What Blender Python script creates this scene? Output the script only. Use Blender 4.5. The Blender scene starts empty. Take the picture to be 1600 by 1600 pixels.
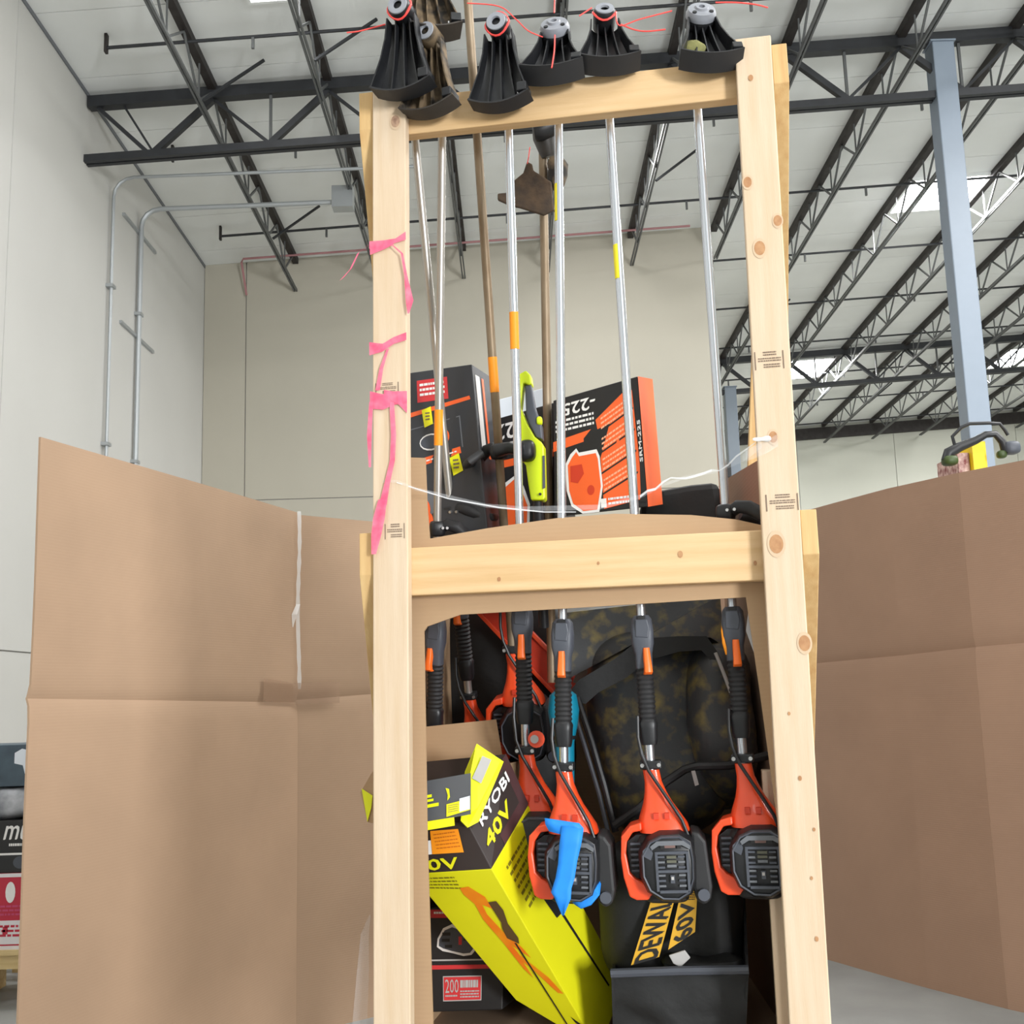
import bpy, bmesh, math, random
from math import sin, cos, tan, atan, radians, pi, sqrt
from mathutils import Vector, Matrix, noise
random.seed(7)
SC = bpy.context.scene
COL = SC.collection

# ------------------------------------------------------------------ camera
FOC = 1760.0
PITCH = atan(284 / FOC); ROLL = .029
CAM = Vector((0, 0, 1.5))
DV = Vector((0, cos(PITCH), sin(PITCH)))
_U = Vector((0, -sin(PITCH), cos(PITCH))); _R = Vector((1, 0, 0))
RV = _R * cos(ROLL) - _U * sin(ROLL)
UV_ = _R * sin(ROLL) + _U * cos(ROLL)
cam = bpy.data.cameras.new('camera'); cam_ob = bpy.data.objects.new('camera', cam)
COL.objects.link(cam_ob)
cam.sensor_width = 36; cam.lens = 36 * FOC / 1600; cam.clip_end = 200; cam.clip_start = .05
m3 = Matrix((RV, UV_, -DV)).transposed()
cam_ob.matrix_world = Matrix.Translation(CAM) @ m3.to_4x4()
SC.camera = cam_ob

# ------------------------------------------------------------------ world, lights, exposure
w = bpy.data.worlds.new('world'); SC.world = w; w.use_nodes = True
w.node_tree.nodes['Background'].inputs[0].default_value = (.92, .95, 1, 1)
w.node_tree.nodes['Background'].inputs[1].default_value = .35
SC.view_settings.view_transform = 'Standard'; SC.view_settings.look = 'None'
SC.view_settings.gamma = 1; SC.view_settings.use_curve_mapping = False
SC.view_settings.exposure = 0.3

RA, RB = .05, .029
def zroof(x, y): return 8.59 + RA * (x + 4.93) - RB * (y - 17.6)
SKY_STRENGTH = 14.0
SKYLIGHTS = [(6.35, 7.55, 16.4, 17.5), (6.35, 7.55, 25.2, 26.6), (11.85, 13.05, 25.6, 27.0), (-2.62, -2.15, 9.6, 10.97)]
def roof_lamp(x, y, sx, sy, e):
    l = bpy.data.lights.new('skylight_and_fill', 'AREA'); l.shape = 'RECTANGLE'; l.size = sx; l.size_y = sy
    l.energy = e; l.color = (1, .99, .985)
    o = bpy.data.objects.new('skylight_and_fill', l); COL.objects.link(o)
    o.location = (x, y, zroof(x, y) - .12)
for (x0, x1, y0, y1) in SKYLIGHTS[:3]:
    roof_lamp((x0 + x1) / 2, (y0 + y1) / 2, 1.2, 1.1, 420)
# added roof lamps over the camera's bay, unseen; rows and power set for the light
for y, e in ((-8.2, (40, 60, 120)), (-2.6, (20, 30, 300)), (2.2, (15, 15, 420)), (7.0, (90, 90, 560))):
    for x, en in zip((-2.4, 2.6, 8.2), e):
        roof_lamp(x, y, 1.3, 2.4, en)
for x, y in ((12.4, 16.9), (12.4, 7.0), (1.2, 14.5)):  # more added lamps with no skylight pane above, to spread the light
    roof_lamp(x, y, 1.2, 1.2, 420 if x > 5 else 120)

# area light added behind the camera for the rack shadow; dock door assumed
l = bpy.data.lights.new('assumed_dock_door_light', 'AREA'); l.shape = 'RECTANGLE'; l.size = 2.4; l.size_y = 3.0; l.energy = 1750; l.color = (.97, .985, 1)
ASSUMED_DOOR_C = Vector((7.6, -10.2, 2.6))
o = bpy.data.objects.new('assumed_dock_door_light', l); COL.objects.link(o); o.location = ASSUMED_DOOR_C; o.rotation_euler = (radians(90), 0, radians(20))

# ------------------------------------------------------------------ materials
MATS = {}
def srgb(r, g, b):
    f = lambda c: (c / 255 / 12.92) if c / 255 <= .04045 else ((c / 255 + .055) / 1.055) ** 2.4
    return (f(r), f(g), f(b), 1)
def mat(name, col, rough=.5, metal=0, noise_amt=.0, nscale=8, bump=0, bscale=60, spec=.5, emit=0, alpha=1, trans=0, stretch=(1, 1, 1), col2=None, coat=0, band=None):
    if name in MATS: return MATS[name]
    m = bpy.data.materials.new(name); m.use_nodes = True; nt = m.node_tree; b = nt.nodes['Principled BSDF']
    b.inputs['Base Color'].default_value = col; b.inputs['Roughness'].default_value = rough
    b.inputs['Metallic'].default_value = metal; b.inputs['Specular IOR Level'].default_value = spec
    if coat: b.inputs['Coat Weight'].default_value = coat
    if alpha < 1: b.inputs['Alpha'].default_value = alpha
    if trans: b.inputs['Transmission Weight'].default_value = trans
    if emit:
        b.inputs['Emission Color'].default_value = col; b.inputs['Emission Strength'].default_value = emit
    if noise_amt or bump or col2:
        tc = nt.nodes.new('ShaderNodeTexCoord'); mp = nt.nodes.new('ShaderNodeMapping')
        mp.inputs['Scale'].default_value = stretch
        nt.links.new(tc.outputs['Object'], mp.inputs['Vector'])
    if noise_amt or col2:
        n = nt.nodes.new('ShaderNodeTexNoise'); n.inputs['Scale'].default_value = nscale; n.inputs['Detail'].default_value = 6
        nt.links.new(mp.outputs[0], n.inputs['Vector'])
        rp = nt.nodes.new('ShaderNodeValToRGB')
        c2 = col2 if col2 else tuple(max(0, c * (1 - noise_amt)) for c in col[:3]) + (1,)
        rp.color_ramp.elements[0].color = c2; rp.color_ramp.elements[1].color = col
        lo, hi = band if band else (.32, .68)
        rp.color_ramp.elements[0].position = lo; rp.color_ramp.elements[1].position = hi
        nt.links.new(n.outputs['Fac'], rp.inputs[0]); nt.links.new(rp.outputs[0], b.inputs['Base Color'])
    if bump:
        n2 = nt.nodes.new('ShaderNodeTexNoise'); n2.inputs['Scale'].default_value = bscale; n2.inputs['Detail'].default_value = 4
        nt.links.new(mp.outputs[0], n2.inputs['Vector'])
        bp = nt.nodes.new('ShaderNodeBump'); bp.inputs['Strength'].default_value = bump; bp.inputs['Distance'].default_value = .004
        nt.links.new(n2.outputs['Fac'], bp.inputs['Height']); nt.links.new(bp.outputs[0], b.inputs['Normal'])
    MATS[name] = m
    return m

W_WALL = mat('painted_wall', srgb(200, 199, 195), .85, noise_amt=.05, nscale=.6)
W_BACK = mat('painted_back_wall', srgb(182, 177, 163), .85, noise_amt=.05, nscale=.6)
W_FAR = mat('painted_far_wall', srgb(192, 193, 182), .85, noise_amt=.04, nscale=.6)
CEIL = mat('ceiling_white', srgb(234, 236, 234), .8, noise_amt=.06, nscale=1.2)
CONC = mat('concrete', srgb(152, 154, 152), .6, noise_amt=.22, nscale=2.2, bump=.1)
STEEL_BLK = mat('black_painted_steel', srgb(42, 44, 48), .55, noise_amt=.3, nscale=6)
STEEL_RUST = mat('rusty_black_steel', srgb(46, 42, 40), .6, nscale=9, col2=srgb(30, 22, 20))
STEEL_GRY = mat('grey_painted_steel', srgb(92, 94, 94), .5, noise_amt=.2, nscale=6)
COLM = mat('blue_grey_column', srgb(132, 144, 158), .45, noise_amt=.06, nscale=4)
CONDUIT = mat('galvanised_conduit', srgb(168, 172, 174), .4, metal=.4)
SKYM = mat('skylight_white', (1, 1, 1, 1), .6, emit=SKY_STRENGTH)
PIPE_RED = mat('faded_red_pipe', srgb(170, 120, 122), .6)

def wood(name, c1, c2, axis):
    st = {'z': (14, 14, .9), 'x': (.9, 14, 14), 'y': (14, .9, 14)}[axis]
    return mat(name, c1, .65, nscale=3.2, col2=c2, stretch=st, bump=.12, bscale=30, band=(.3, .72))
PINE_Z = wood('pine_upright', srgb(212, 192, 167), srgb(202, 177, 146), 'z')
PINE_X = wood('pine_beam', srgb(220, 188, 144), srgb(204, 168, 120), 'x')
PINE_Y = wood('pine_brace', srgb(214, 182, 128), srgb(196, 156, 102), 'z')
KNOT = mat('pine_knot', srgb(164, 116, 78), .7, nscale=60, col2=srgb(186, 142, 100))
KNOT2 = mat('pine_knot_dark', srgb(128, 96, 78), .7, nscale=60, col2=srgb(190, 158, 130))
KNOT_HALO = mat('pine_knot_halo', srgb(203, 178, 148), .7)
INK = mat('stamp_ink', srgb(122, 104, 90), .8)

def cardboard(name, c, axis=2):
    if name in MATS: return MATS[name]
    m = mat(name, c, .8, noise_amt=.10, nscale=2.5)
    nt = m.node_tree; b = nt.nodes['Principled BSDF']
    tc = nt.nodes.new('ShaderNodeTexCoord'); wv = nt.nodes.new('ShaderNodeTexWave'); wv.bands_direction = 'Z'
    wv.inputs['Scale'].default_value = 30; wv.inputs['Distortion'].default_value = .6
    nt.links.new(tc.outputs['Object'], wv.inputs['Vector'])
    bp = nt.nodes.new('ShaderNodeBump'); bp.inputs['Strength'].default_value = .06; bp.inputs['Distance'].default_value = .002
    nt.links.new(wv.outputs['Fac'], bp.inputs['Height']); nt.links.new(bp.outputs[0], b.inputs['Normal'])
    return m
CARD = cardboard('brown_cardboard', srgb(162, 135, 110))
CARD2 = cardboard('brown_cardboard_darker', srgb(160, 129, 107))
CARD3 = cardboard('tan_liner_cardboard', srgb(180, 149, 115))
CARD_EDGE = mat('cardboard_edge', srgb(150, 118, 92), .85, noise_amt=.3, nscale=40)

BLK = mat('black_plastic', srgb(30, 31, 34), .42, noise_amt=.2, nscale=14)
BLK_M = mat('matte_black_plastic', srgb(36, 36, 38), .6, noise_amt=.2, nscale=14)
GRY_P = mat('dark_grey_plastic', srgb(76, 80, 89), .5, noise_amt=.12, nscale=10)
GRY_L = mat('mid_grey_plastic', srgb(104, 107, 112), .45)
SPOOL = mat('light_grey_spool', srgb(150, 153, 160), .45, noise_amt=.15, nscale=30)
MUD = mat('mud_caked_plastic', srgb(118, 100, 76), .8, nscale=22, col2=srgb(40, 36, 32), band=(.4, .6))
MUD_TUBE = mat('muddy_tube', srgb(150, 134, 112), .5, metal=.4, nscale=14, col2=srgb(110, 88, 62), stretch=(1, 1, .3))
STEELT = mat('polished_tube', srgb(205, 210, 218), .26, metal=.9)
STEELT2 = mat('dull_tube', srgb(178, 174, 168), .38, metal=.7, noise_amt=.2, nscale=12, stretch=(1, 1, .3))
CHROME = mat('bright_metal', srgb(205, 205, 205), .3, metal=.9)
ORG = mat('orange_red_plastic', srgb(240, 78, 34), .35, coat=.3, noise_amt=.06, nscale=5)
ORG_D = mat('red_orange_plastic', srgb(214, 62, 34), .45, noise_amt=.12, nscale=6)
TRIG = mat('orange_trigger', srgb(246, 112, 36), .4)
LINE = mat('red_line', srgb(255, 84, 78), .4)
STICK_O = mat('orange_sticker', srgb(246, 150, 20), .55)
STICK_Y = mat('yellow_sticker', srgb(240, 222, 40), .55)
TAPE_B = mat('blue_tape', srgb(28, 140, 240), .6, noise_amt=.14, nscale=20)
PINK = mat('pink_tape', srgb(240, 72, 118), .4, nscale=30, col2=srgb(250, 128, 156), alpha=.86)
LIME = mat('lime_plastic', srgb(206, 226, 20), .4)
LIME_C = mat('lime_carton', srgb(222, 218, 18), .5, noise_amt=.06, nscale=4)
LIME_B = mat('bright_lime_card', srgb(236, 244, 10), .5)
BROWN_BK = mat('brown_black_print', srgb(46, 36, 34), .5)
MAROON = mat('dark_maroon_print', srgb(66, 34, 36), .5)
WHITE_P = mat('white_print', srgb(236, 234, 232), .6)
PALE = mat('pale_blue_white_card', srgb(222, 228, 236), .6)
GRY_PR = mat('grey_print', srgb(180, 178, 176), .6)
CARBON = mat('charcoal_carton', srgb(50, 51, 55), .5, noise_amt=.1, nscale=6)
CARBON2 = mat('black_carton', srgb(28, 27, 28), .5)
ORG_C = mat('orange_carton', srgb(250, 104, 44), .5, noise_amt=.05, nscale=8)
RED_C = mat('red_carton', srgb(206, 52, 56), .5)
CRIM = mat('crimson_carton', srgb(190, 38, 62), .5)
TEAL_D = mat('dark_slate_carton', srgb(74, 92, 104), .5, nscale=8, col2=srgb(58, 72, 84))
TEAL = mat('teal_plastic', srgb(14, 124, 152), .4)
SPRAY = mat('orange_spray_paint', srgb(240, 112, 16), .5, nscale=18, col2=srgb(236, 150, 20), alpha=.9)
CLOTH_BK = mat('black_bag_fabric', srgb(26, 27, 28), .6, noise_amt=.3, nscale=6, bump=.3, bscale=40)
CLOTH_DUST = mat('dusty_bag_fabric', srgb(140, 124, 70), .45, nscale=20, col2=srgb(62, 64, 67), band=(.5, .74), bump=.5, bscale=24)
GOLD = mat('gold_label', srgb(226, 172, 40), .5)
GOLD_BK = mat('label_black', srgb(24, 22, 20), .5)
TAG = mat('neon_yellow_tag', srgb(244, 240, 20), .55)
FILM = mat('stretch_film', srgb(240, 242, 246), .12, alpha=.14, spec=.8)
TAPE_C = mat('brown_clear_tape', srgb(150, 122, 100), .35, alpha=.45)
FILM2 = mat('stretch_film_fold', srgb(246, 248, 250), .15, alpha=.55, spec=.8)
GREYBAG = mat('grey_cloth', srgb(190, 192, 198), .6, nscale=9, col2=srgb(96, 100, 108), bump=.3)
PALLET = wood('pallet_wood', srgb(226, 202, 150), srgb(204, 176, 122), 'x')
GRASS = mat('dark_green_paint', srgb(60, 78, 30), .5, noise_amt=.3, nscale=20)
FRAME_W = mat('white_carton', srgb(226, 222, 224), .6)
PINKC = mat('magenta_print', srgb(196, 70, 110), .6)

# ------------------------------------------------------------------ mesh builder
class MB:
    def __init__(s): s.V = []; s.F = []; s.n0 = 0
    def mark(s): s.n0 = len(s.V); return s
    def xf(s, M):
        for i in range(s.n0, len(s.V)): s.V[i] = M @ s.V[i]
        return s
    def add(s, V, F):
        k = len(s.V); s.V += [Vector(v) for v in V]; s.F += [tuple(i + k for i in f) for f in F]; return s
    def hexa(s, c):   # 0-3 bottom ring, 4-7 top ring
        return s.add(c, [(0, 3, 2, 1), (4, 5, 6, 7), (0, 1, 5, 4), (1, 2, 6, 5), (2, 3, 7, 6), (3, 0, 4, 7)])
    def box(s, a, b):
        x0, y0, z0 = a; x1, y1, z1 = b
        return s.hexa([(x0, y0, z0), (x1, y0, z0), (x1, y1, z0), (x0, y1, z0), (x0, y0, z1), (x1, y0, z1), (x1, y1, z1), (x0, y1, z1)])
    def loft(s, rings, cap=True, closed=True):
        n = len(rings[0]); k = len(s.V)
        for r in rings: s.V += [Vector(v) for v in r]
        for i in range(len(rings) - 1):
            for j in range(n if closed else n - 1):
                a = k + i * n + j; b = k + i * n + (j + 1) % n
                s.F.append((a, b, b + n, a + n))
        if cap and closed:
            s.F.append(tuple(k + j for j in range(n))[::-1]); s.F.append(tuple(k + (len(rings) - 1) * n + j for j in range(n)))
        return s
    def tube(s, path, r, n=10, cap=True):
        path = [Vector(p) for p in path]; rings = []; up = None
        for i, p in enumerate(path):
            t = (path[min(i + 1, len(path) - 1)] - path[max(i - 1, 0)]).normalized()
            if up is None: up = Vector((0, 0, 1)) if abs(t.z) < .9 else Vector((0, 1, 0))
            a = t.cross(up).normalized(); b = a.cross(t).normalized(); up = b
            rr = r[i] if isinstance(r, (list, tuple)) else r
            rings.append([p + a * cos(2 * pi * j / n) * rr + b * sin(2 * pi * j / n) * rr for j in range(n)])
        return s.loft(rings, cap)
    def prism(s, poly, y0, y1, inset=0):   # poly in (x,z), extruded along y
        n = len(poly); cx = sum(p[0] for p in poly) / n; cz = sum(p[1] for p in poly) / n
        f = [(cx + (x - cx) * (1 - inset), y0, cz + (z - cz) * (1 - inset)) for x, z in poly]
        return s.loft([f, [(x, y1, z) for x, z in poly]])
    def ribbon(s, path, widths, wdir):    # flat strip along a path
        k = len(s.V); wdir = Vector(wdir)
        for i, p in enumerate(path):
            wd = widths[i] if isinstance(widths, (list, tuple)) else widths
            s.V += [Vector(p) - wdir * wd / 2, Vector(p) + wdir * wd / 2]
        for i in range(len(path) - 1): s.F.append((k + 2 * i, k + 2 * i + 1, k + 2 * i + 3, k + 2 * i + 2))
        return s
    def sell(s, c, h, e1=.5, e2=.5, nu=24, nv=14, amp=0, fr=4, seed=0):   # superellipsoid with wobble
        pw = lambda v, e: math.copysign(abs(v) ** e, v)
        rings = []
        for i in range(nv + 1):
            ph = -pi / 2 + pi * (i + .02) / (nv + .04) if 0 < i < nv else (-pi / 2 + .02 if i == 0 else pi / 2 - .02)
            r = []
            for j in range(nu):
                th = 2 * pi * j / nu
                d = Vector((pw(cos(ph), e1) * pw(cos(th), e2), pw(cos(ph), e1) * pw(sin(th), e2), pw(sin(ph), e1)))
                p = Vector((d.x * h[0], d.y * h[1], d.z * h[2]))
                if amp: p += d * amp * noise.noise(p * fr + Vector((seed * 3.1, seed, seed * 1.7)))
                r.append(p + Vector(c))
            rings.append(r)
        return s.loft(rings)

def raw(name, mb, m, parent=None, smooth=False, bevel=0, off=None):
    me = bpy.data.meshes.new(name)
    V = [v - off for v in mb.V] if off is not None else mb.V
    me.from_pydata([tuple(v) for v in V], [], mb.F); me.update()
    bm = bmesh.new(); bm.from_mesh(me); bmesh.ops.recalc_face_normals(bm, faces=bm.faces); bm.to_mesh(me); bm.free()
    me.materials.append(m)
    if smooth:
        me.shade_smooth() if hasattr(me, 'shade_smooth') else None
        for p in me.polygons: p.use_smooth = True
        try: me.set_sharp_from_angle(angle=radians(38))
        except Exception: pass
    o = bpy.data.objects.new(name, me); COL.objects.link(o)
    if parent: o.parent = parent
    if bevel:
        b = o.modifiers.new('bevel', 'BEVEL'); b.width = bevel; b.segments = 2; b.limit_method = 'ANGLE'; b.angle_limit = radians(40)
    return o

class Thing:
    def __init__(s, name, label, cat, base=(0, 0, 0), frame=None, group=None):
        s.base = Vector(base); s.ob = bpy.data.objects.new(name, None); COL.objects.link(s.ob)
        s.ob.empty_display_size = .05
        s.ob.matrix_world = (frame or Matrix()) @ Matrix.Translation(s.base)
        tag(s.ob, label, cat, group)
    def part(s, name, mb, m, under=None, smooth=False, bevel=0, label=None):
        o = raw(name, mb, m, under or s.ob, smooth, bevel, s.base)
        if label: o['label'] = label
        return o
def tag(o, label, cat, group=None):
    o['label'] = label; o['category'] = cat
    if group: o['group'] = group
def struct(o): o['kind'] = 'structure'; return o
def copy_part(src, parent, loc=(0, 0, 0)):
    c = src.copy(); COL.objects.link(c); c.parent = parent; c.location = loc; return c

# -------- rack frame: front left post at its origin, x along the rack front, y into the rack
RK_O = Vector((-.305, 2.75, 0)); RK_A = radians(9.3)
RK = Matrix.Translation(RK_O) @ Matrix.Rotation(-RK_A, 4, 'Z')
EX = Vector((cos(RK_A), -sin(RK_A), 0)); EY = Vector((sin(RK_A), cos(RK_A), 0))
def ray(px, py): return DV + RV * (px - 800) / FOC - UV_ * (py - 800) / FOC
def pt(px, py, yr):
    d = ray(px, py); t = ((RK_O - CAM).dot(EY) + yr) / d.dot(EY); q = CAM + d * t - RK_O
    return Vector((q.dot(EX), yr, q.z))
def proj(p):
    q = RK @ p - CAM; d = q.dot(DV); return 800 + FOC * q.dot(RV) / d, 800 - FOC * q.dot(UV_) / d
def along(top, neck, py):
    a, b = 0., 1.
    for _ in range(40):
        m_ = (a + b) / 2
        if proj(neck.lerp(top, m_))[1] > py: a = m_
        else: b = m_
    return a * (top - neck).length
def wpt(px, py, Y):
    d = ray(px, py); return CAM + d * (Y / d.y)

# -------- flat print on a quad (TL, TR, BR, BL)
def bil(q, u, v):
    a = q[0].lerp(q[1], u); b = q[3].lerp(q[2], u); return a.lerp(b, v)
def qn(q, toward):
    n = (q[1] - q[0]).cross(q[3] - q[0]).normalized()
    return n if n.dot(toward) > 0 else -n
FRONT = Vector((0, -1, 0))
def decal(th, name, q, polys, m, under=None, lift=.0012, toward=FRONT, label=None):
    mb = MB(); n = qn(q, toward) * lift
    for p in polys: mb.add([bil(q, u, v) + n for u, v in p], [tuple(range(len(p)))])
    return th.part(name, mb, m, under, label=label)
def rect(u0, v0, u1, v1): return [(u0, v0), (u1, v0), (u1, v1), (u0, v1)]
_TXT = {}
def text_mesh(s):
    if s in _TXT: return _TXT[s]
    c = bpy.data.curves.new('t', 'FONT'); c.body = s; c.resolution_u = 2
    o = bpy.data.objects.new('t', c); COL.objects.link(o)
    dg = bpy.context.evaluated_depsgraph_get(); me = bpy.data.meshes.new_from_object(o.evaluated_get(dg))
    V = [(v.co.x, v.co.y) for v in me.vertices]; F = [tuple(p.vertices) for p in me.polygons]
    bpy.data.objects.remove(o); bpy.data.curves.remove(c); bpy.data.meshes.remove(me)
    x0 = min(v[0] for v in V); x1 = max(v[0] for v in V); y0 = min(v[1] for v in V); y1 = max(v[1] for v in V)
    V = [((x - x0) / (x1 - x0), 1 - (y - y0) / (y1 - y0)) for x, y in V]
    _TXT[s] = (V, F); return _TXT[s]
def lettering(th, q, s, u0, v0, u1, v1, m, rot=0, under=None, lift=.002, toward=FRONT, slant=0, bold=0):
    V, F = text_mesh(s); mb = MB(); n = qn(q, toward) * lift; VV = []
    for a, b in V:
        a2 = a + slant * (1 - b)
        for _ in range(rot // 90): a2, b = 1 - b, a2
        VV.append(bil(q, u0 + (u1 - u0) * a2, v0 + (v1 - v0) * b) + n)
    mb.add(VV, F)
    if bold:
        d = (q[1] - q[0]).normalized() * bold; mb.add([v + d + n * .1 for v in VV], F)
        d = (q[3] - q[0]).normalized() * bold; mb.add([v + d + n * .2 for v in VV], F)
    return th.part('lettering', mb, m, under)
def print_lines(u0, v0, u1, v1, rows, seed=1, fill=.5, slant=0):
    r = random.Random(seed); out = []; h = (v1 - v0) / rows
    for i in range(rows):
        u = u0
        while u < u1 - .01:
            wd = min((u1 - u0) * r.uniform(.05, .16), u1 - u); s0 = slant * (u - u0); s1 = slant * (u + wd - u0)
            out.append([(u, v0 + i * h + s0), (u + wd, v0 + i * h + s1), (u + wd, v0 + (i + fill) * h + s1), (u, v0 + (i + fill) * h + s0)])
            u += wd + (u1 - u0) * .025
    return out
def ellipse(cu, cv, ru, rv, n=16): return [(cu + ru * cos(2 * pi * i / n), cv + rv * sin(2 * pi * i / n)) for i in range(n)]

# ================================================================== SETTING
X0, X1, Y0, YB, YF = -4.93, 18.0, -11.0, 17.6, 31.6
XB = 3.42
fl = struct(raw('floor', MB().box((X0 - .2, Y0, -.2), (X1, YF, 0)), CONC))

def shell(name, label=None):
    o = bpy.data.objects.new(name, None); COL.objects.link(o); return struct(o)
# ceiling: boards laid across the joists
ce = shell('ceiling'); y = Y0
while y < YF:
    y1 = min(y + 1.22, YF); g = .006
    mb = MB(); a = [(X0 - .2, y + g), (X1, y + g), (X1, y1 - g), (X0 - .2, y1 - g)]
    mb.hexa([(p[0], p[1], zroof(*p)) for p in a] + [(p[0], p[1], zroof(*p) + .05) for p in a])
    raw('panel', mb, CEIL, ce); y = y1
mb = MB(); a = [(X0 - .2, Y0), (X1, Y0), (X1, YF), (X0 - .2, YF)]
mb.hexa([(p[0], p[1], zroof(*p) + .052) for p in a] + [(p[0], p[1], zroof(*p) + .2) for p in a])
raw('roof_deck', mb, GRY_P, ce)

def wall_panels(name, m, segs, plane, thick, zcuts, g=.008):
    """segs: cut positions along the wall; plane: ('x', X) or ('y', Y); thick signed away from the room"""
    wl = shell(name)
    for i in range(len(segs) - 1):
        zz = [0] + zcuts + [None]
        for j in range(len(zz) - 1):
            s0, s1 = segs[i] + g, segs[i + 1] - g; mb = MB(); z0 = zz[j] + (g if j else 0)
            def top(px, py): return zz[j + 1] - g if zz[j + 1] is not None else zroof(px, py) - .002
            if plane[0] == 'x':
                a, b = plane[1], plane[1] + thick; c = [(a, s0), (a, s1), (b, s1), (b, s0)]
            else:
                a, b = plane[1], plane[1] + thick; c = [(s0, a), (s1, a), (s1, b), (s0, b)]
            mb.hexa([(p[0], p[1], z0) for p in c] + [(p[0], p[1], top(*p)) for p in c])
            raw('panel', mb, m, wl)
    mb = MB()
    if plane[0] == 'x':
        a, b = plane[1] + thick * .12, plane[1] + thick * .9; c = [(a, segs[0]), (a, segs[-1]), (b, segs[-1]), (b, segs[0])]
    else:
        a, b = plane[1] + thick * .12, plane[1] + thick * .9; c = [(segs[0], a), (segs[-1], a), (segs[-1], b), (segs[0], b)]
    mb.hexa([(p[0], p[1], .0) for p in c] + [(p[0], p[1], zroof(*p) - .01) for p in c])
    raw('core', mb, GRY_PR, wl); return wl
wall_panels('wall_left', W_WALL, [Y0, -4, 3, 10.6, YB + .15], ('x', X0), -.2, [2.05])
wall_panels('wall_back', W_BACK, [X0, -4.24, XB], ('y', YB), .25, [4.65])
wall_panels('wall_far', W_FAR, [XB, 8.2, 11.0, 14.5, X1], ('y', YF), .25, [4.6])
wall_panels('wall_return', W_BACK, [YB + .25, 26, YF], ('x', XB), -.25, [4.65])
wall_panels('wall_right', W_FAR, [Y0, 0, 12, 24, YF], ('x', X1), .2, [4.6])
wall_panels('wall_front', W_WALL, [X0, 2, 10, X1], ('y', Y0), -.2, [4.6])
# assumed dock door frame, added unseen on the wall behind the camera
dd = shell('assumed_door_1')
for (x0, x1, z0, z1) in ((5.7, 5.9, 0, 4.4), (9.3, 9.5, 0, 4.4), (5.9, 9.3, 4.2, 4.4)): raw('assumed_door_frame', MB().box((x0, Y0 + .002, z0), (x1, Y0 + .2, z1)), STEEL_GRY, dd)
# dark gap flashing along the roof edge of the left wall, dark ledger on the far wall
mb = MB(); mb.hexa([(X0, 2, zroof(X0, 2) - .05), (X0 + .015, 2, zroof(X0, 2) - .05), (X0 + .015, YB, zroof(X0, YB) - .05), (X0, YB, zroof(X0, YB) - .05),
                    (X0, 2, zroof(X0, 2)), (X0 + .015, 2, zroof(X0, 2)), (X0 + .015, YB, zroof(X0, YB)), (X0, YB, zroof(X0, YB))])
struct(raw('trim_1', mb, GRY_L))
mb = MB(); a0, a1 = XB + .0, X1
mb.hexa([(a0, YF - .12, zroof(a0, YF) - .42), (a1, YF - .12, zroof(a1, YF) - .42), (a1, YF - .01, zroof(a1, YF) - .42), (a0, YF - .01, zroof(a0, YF) - .42),
         (a0, YF - .12, zroof(a0, YF) - .1), (a1, YF - .12, zroof(a1, YF) - .1), (a1, YF - .01, zroof(a1, YF) - .1), (a0, YF - .01, zroof(a0, YF) - .1)])
struct(raw('trim_2', mb, STEEL_RUST))

# ---- roof steel
ORD = ['first', 'second', 'third', 'fourth', 'fifth', 'sixth', 'seventh', 'eighth', 'ninth', 'tenth', 'eleventh', 'twelfth', 'thirteenth', 'fourteenth', 'fifteenth']
XJ = [-3.43 + 1.377 * k for k in range(14)]
G1, G2 = 12.5, 24.5
web_a = web_b = web_v = None
def bar(mb, p, q, wx, wz):
    p, q = Vector(p), Vector(q); t = (q - p).normalized(); a = Vector((1, 0, 0)) if abs(t.x) < .9 else Vector((0, 1, 0))
    b = t.cross(a).normalized(); a = b.cross(t)
    ring = lambda c: [c - a * wx - b * wz, c + a * wx - b * wz, c + a * wx + b * wz, c - a * wx + b * wz]
    return mb.loft([ring(p), ring(q)])
JD = .56
for k, x in enumerate(XJ):
    ys, ye = (6.5, YB - .02) if x < XB + .1 else (9.0, YF - .15)
    if x > 9: ys = 14.0
    z0 = zroof(x, ys)
    T = Thing('roof_joist', 'black open-web roof joist under the white ceiling, %s counted from the left wall' % ORD[k], 'joist', (x, ys, z0), group='open-web roof joists')
    dz = -RB * (ye - ys); L = ye - ys
    mb = MB(); bar(mb, (x, ys, z0 - .055), (x, ye, z0 + dz - .055), .046, .05); T.part('top_chord', mb, STEEL_RUST)
    mb = MB(); bar(mb, (x - .02, ys, z0 - JD), (x - .02, ye, z0 + dz - JD), .011, .02); bar(mb, (x + .02, ys, z0 - JD), (x + .02, ye, z0 + dz - JD), .011, .02); T.part('bottom_chord', mb, STEEL_GRY)
    n = int(L / 1.2)
    if web_a is None:
        zz = -RB * .6
        m1 = MB(); bar(m1, (0, 0, -.1), (0, .6, zz - JD), .012, .012); m2 = MB(); bar(m2, (0, .6, zz - JD), (0, 1.2, 2 * zz - .1), .012, .012); m3_ = MB(); bar(m3_, (0, .6, zz - .1), (0, .6, zz - JD), .009, .009)
        web_a = raw('web_bar', m1, STEEL_GRY, T.ob); web_b = raw('web_bar', m2, STEEL_GRY, T.ob); web_v = raw('web_bar', m3_, STEEL_GRY, T.ob); st = 1
    else: st = 0
    for i in range(st, n):
        for wsrc in (web_a, web_b, web_v): copy_part(wsrc, T.ob, (0, i * 1.2, -RB * i * 1.2))

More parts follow.
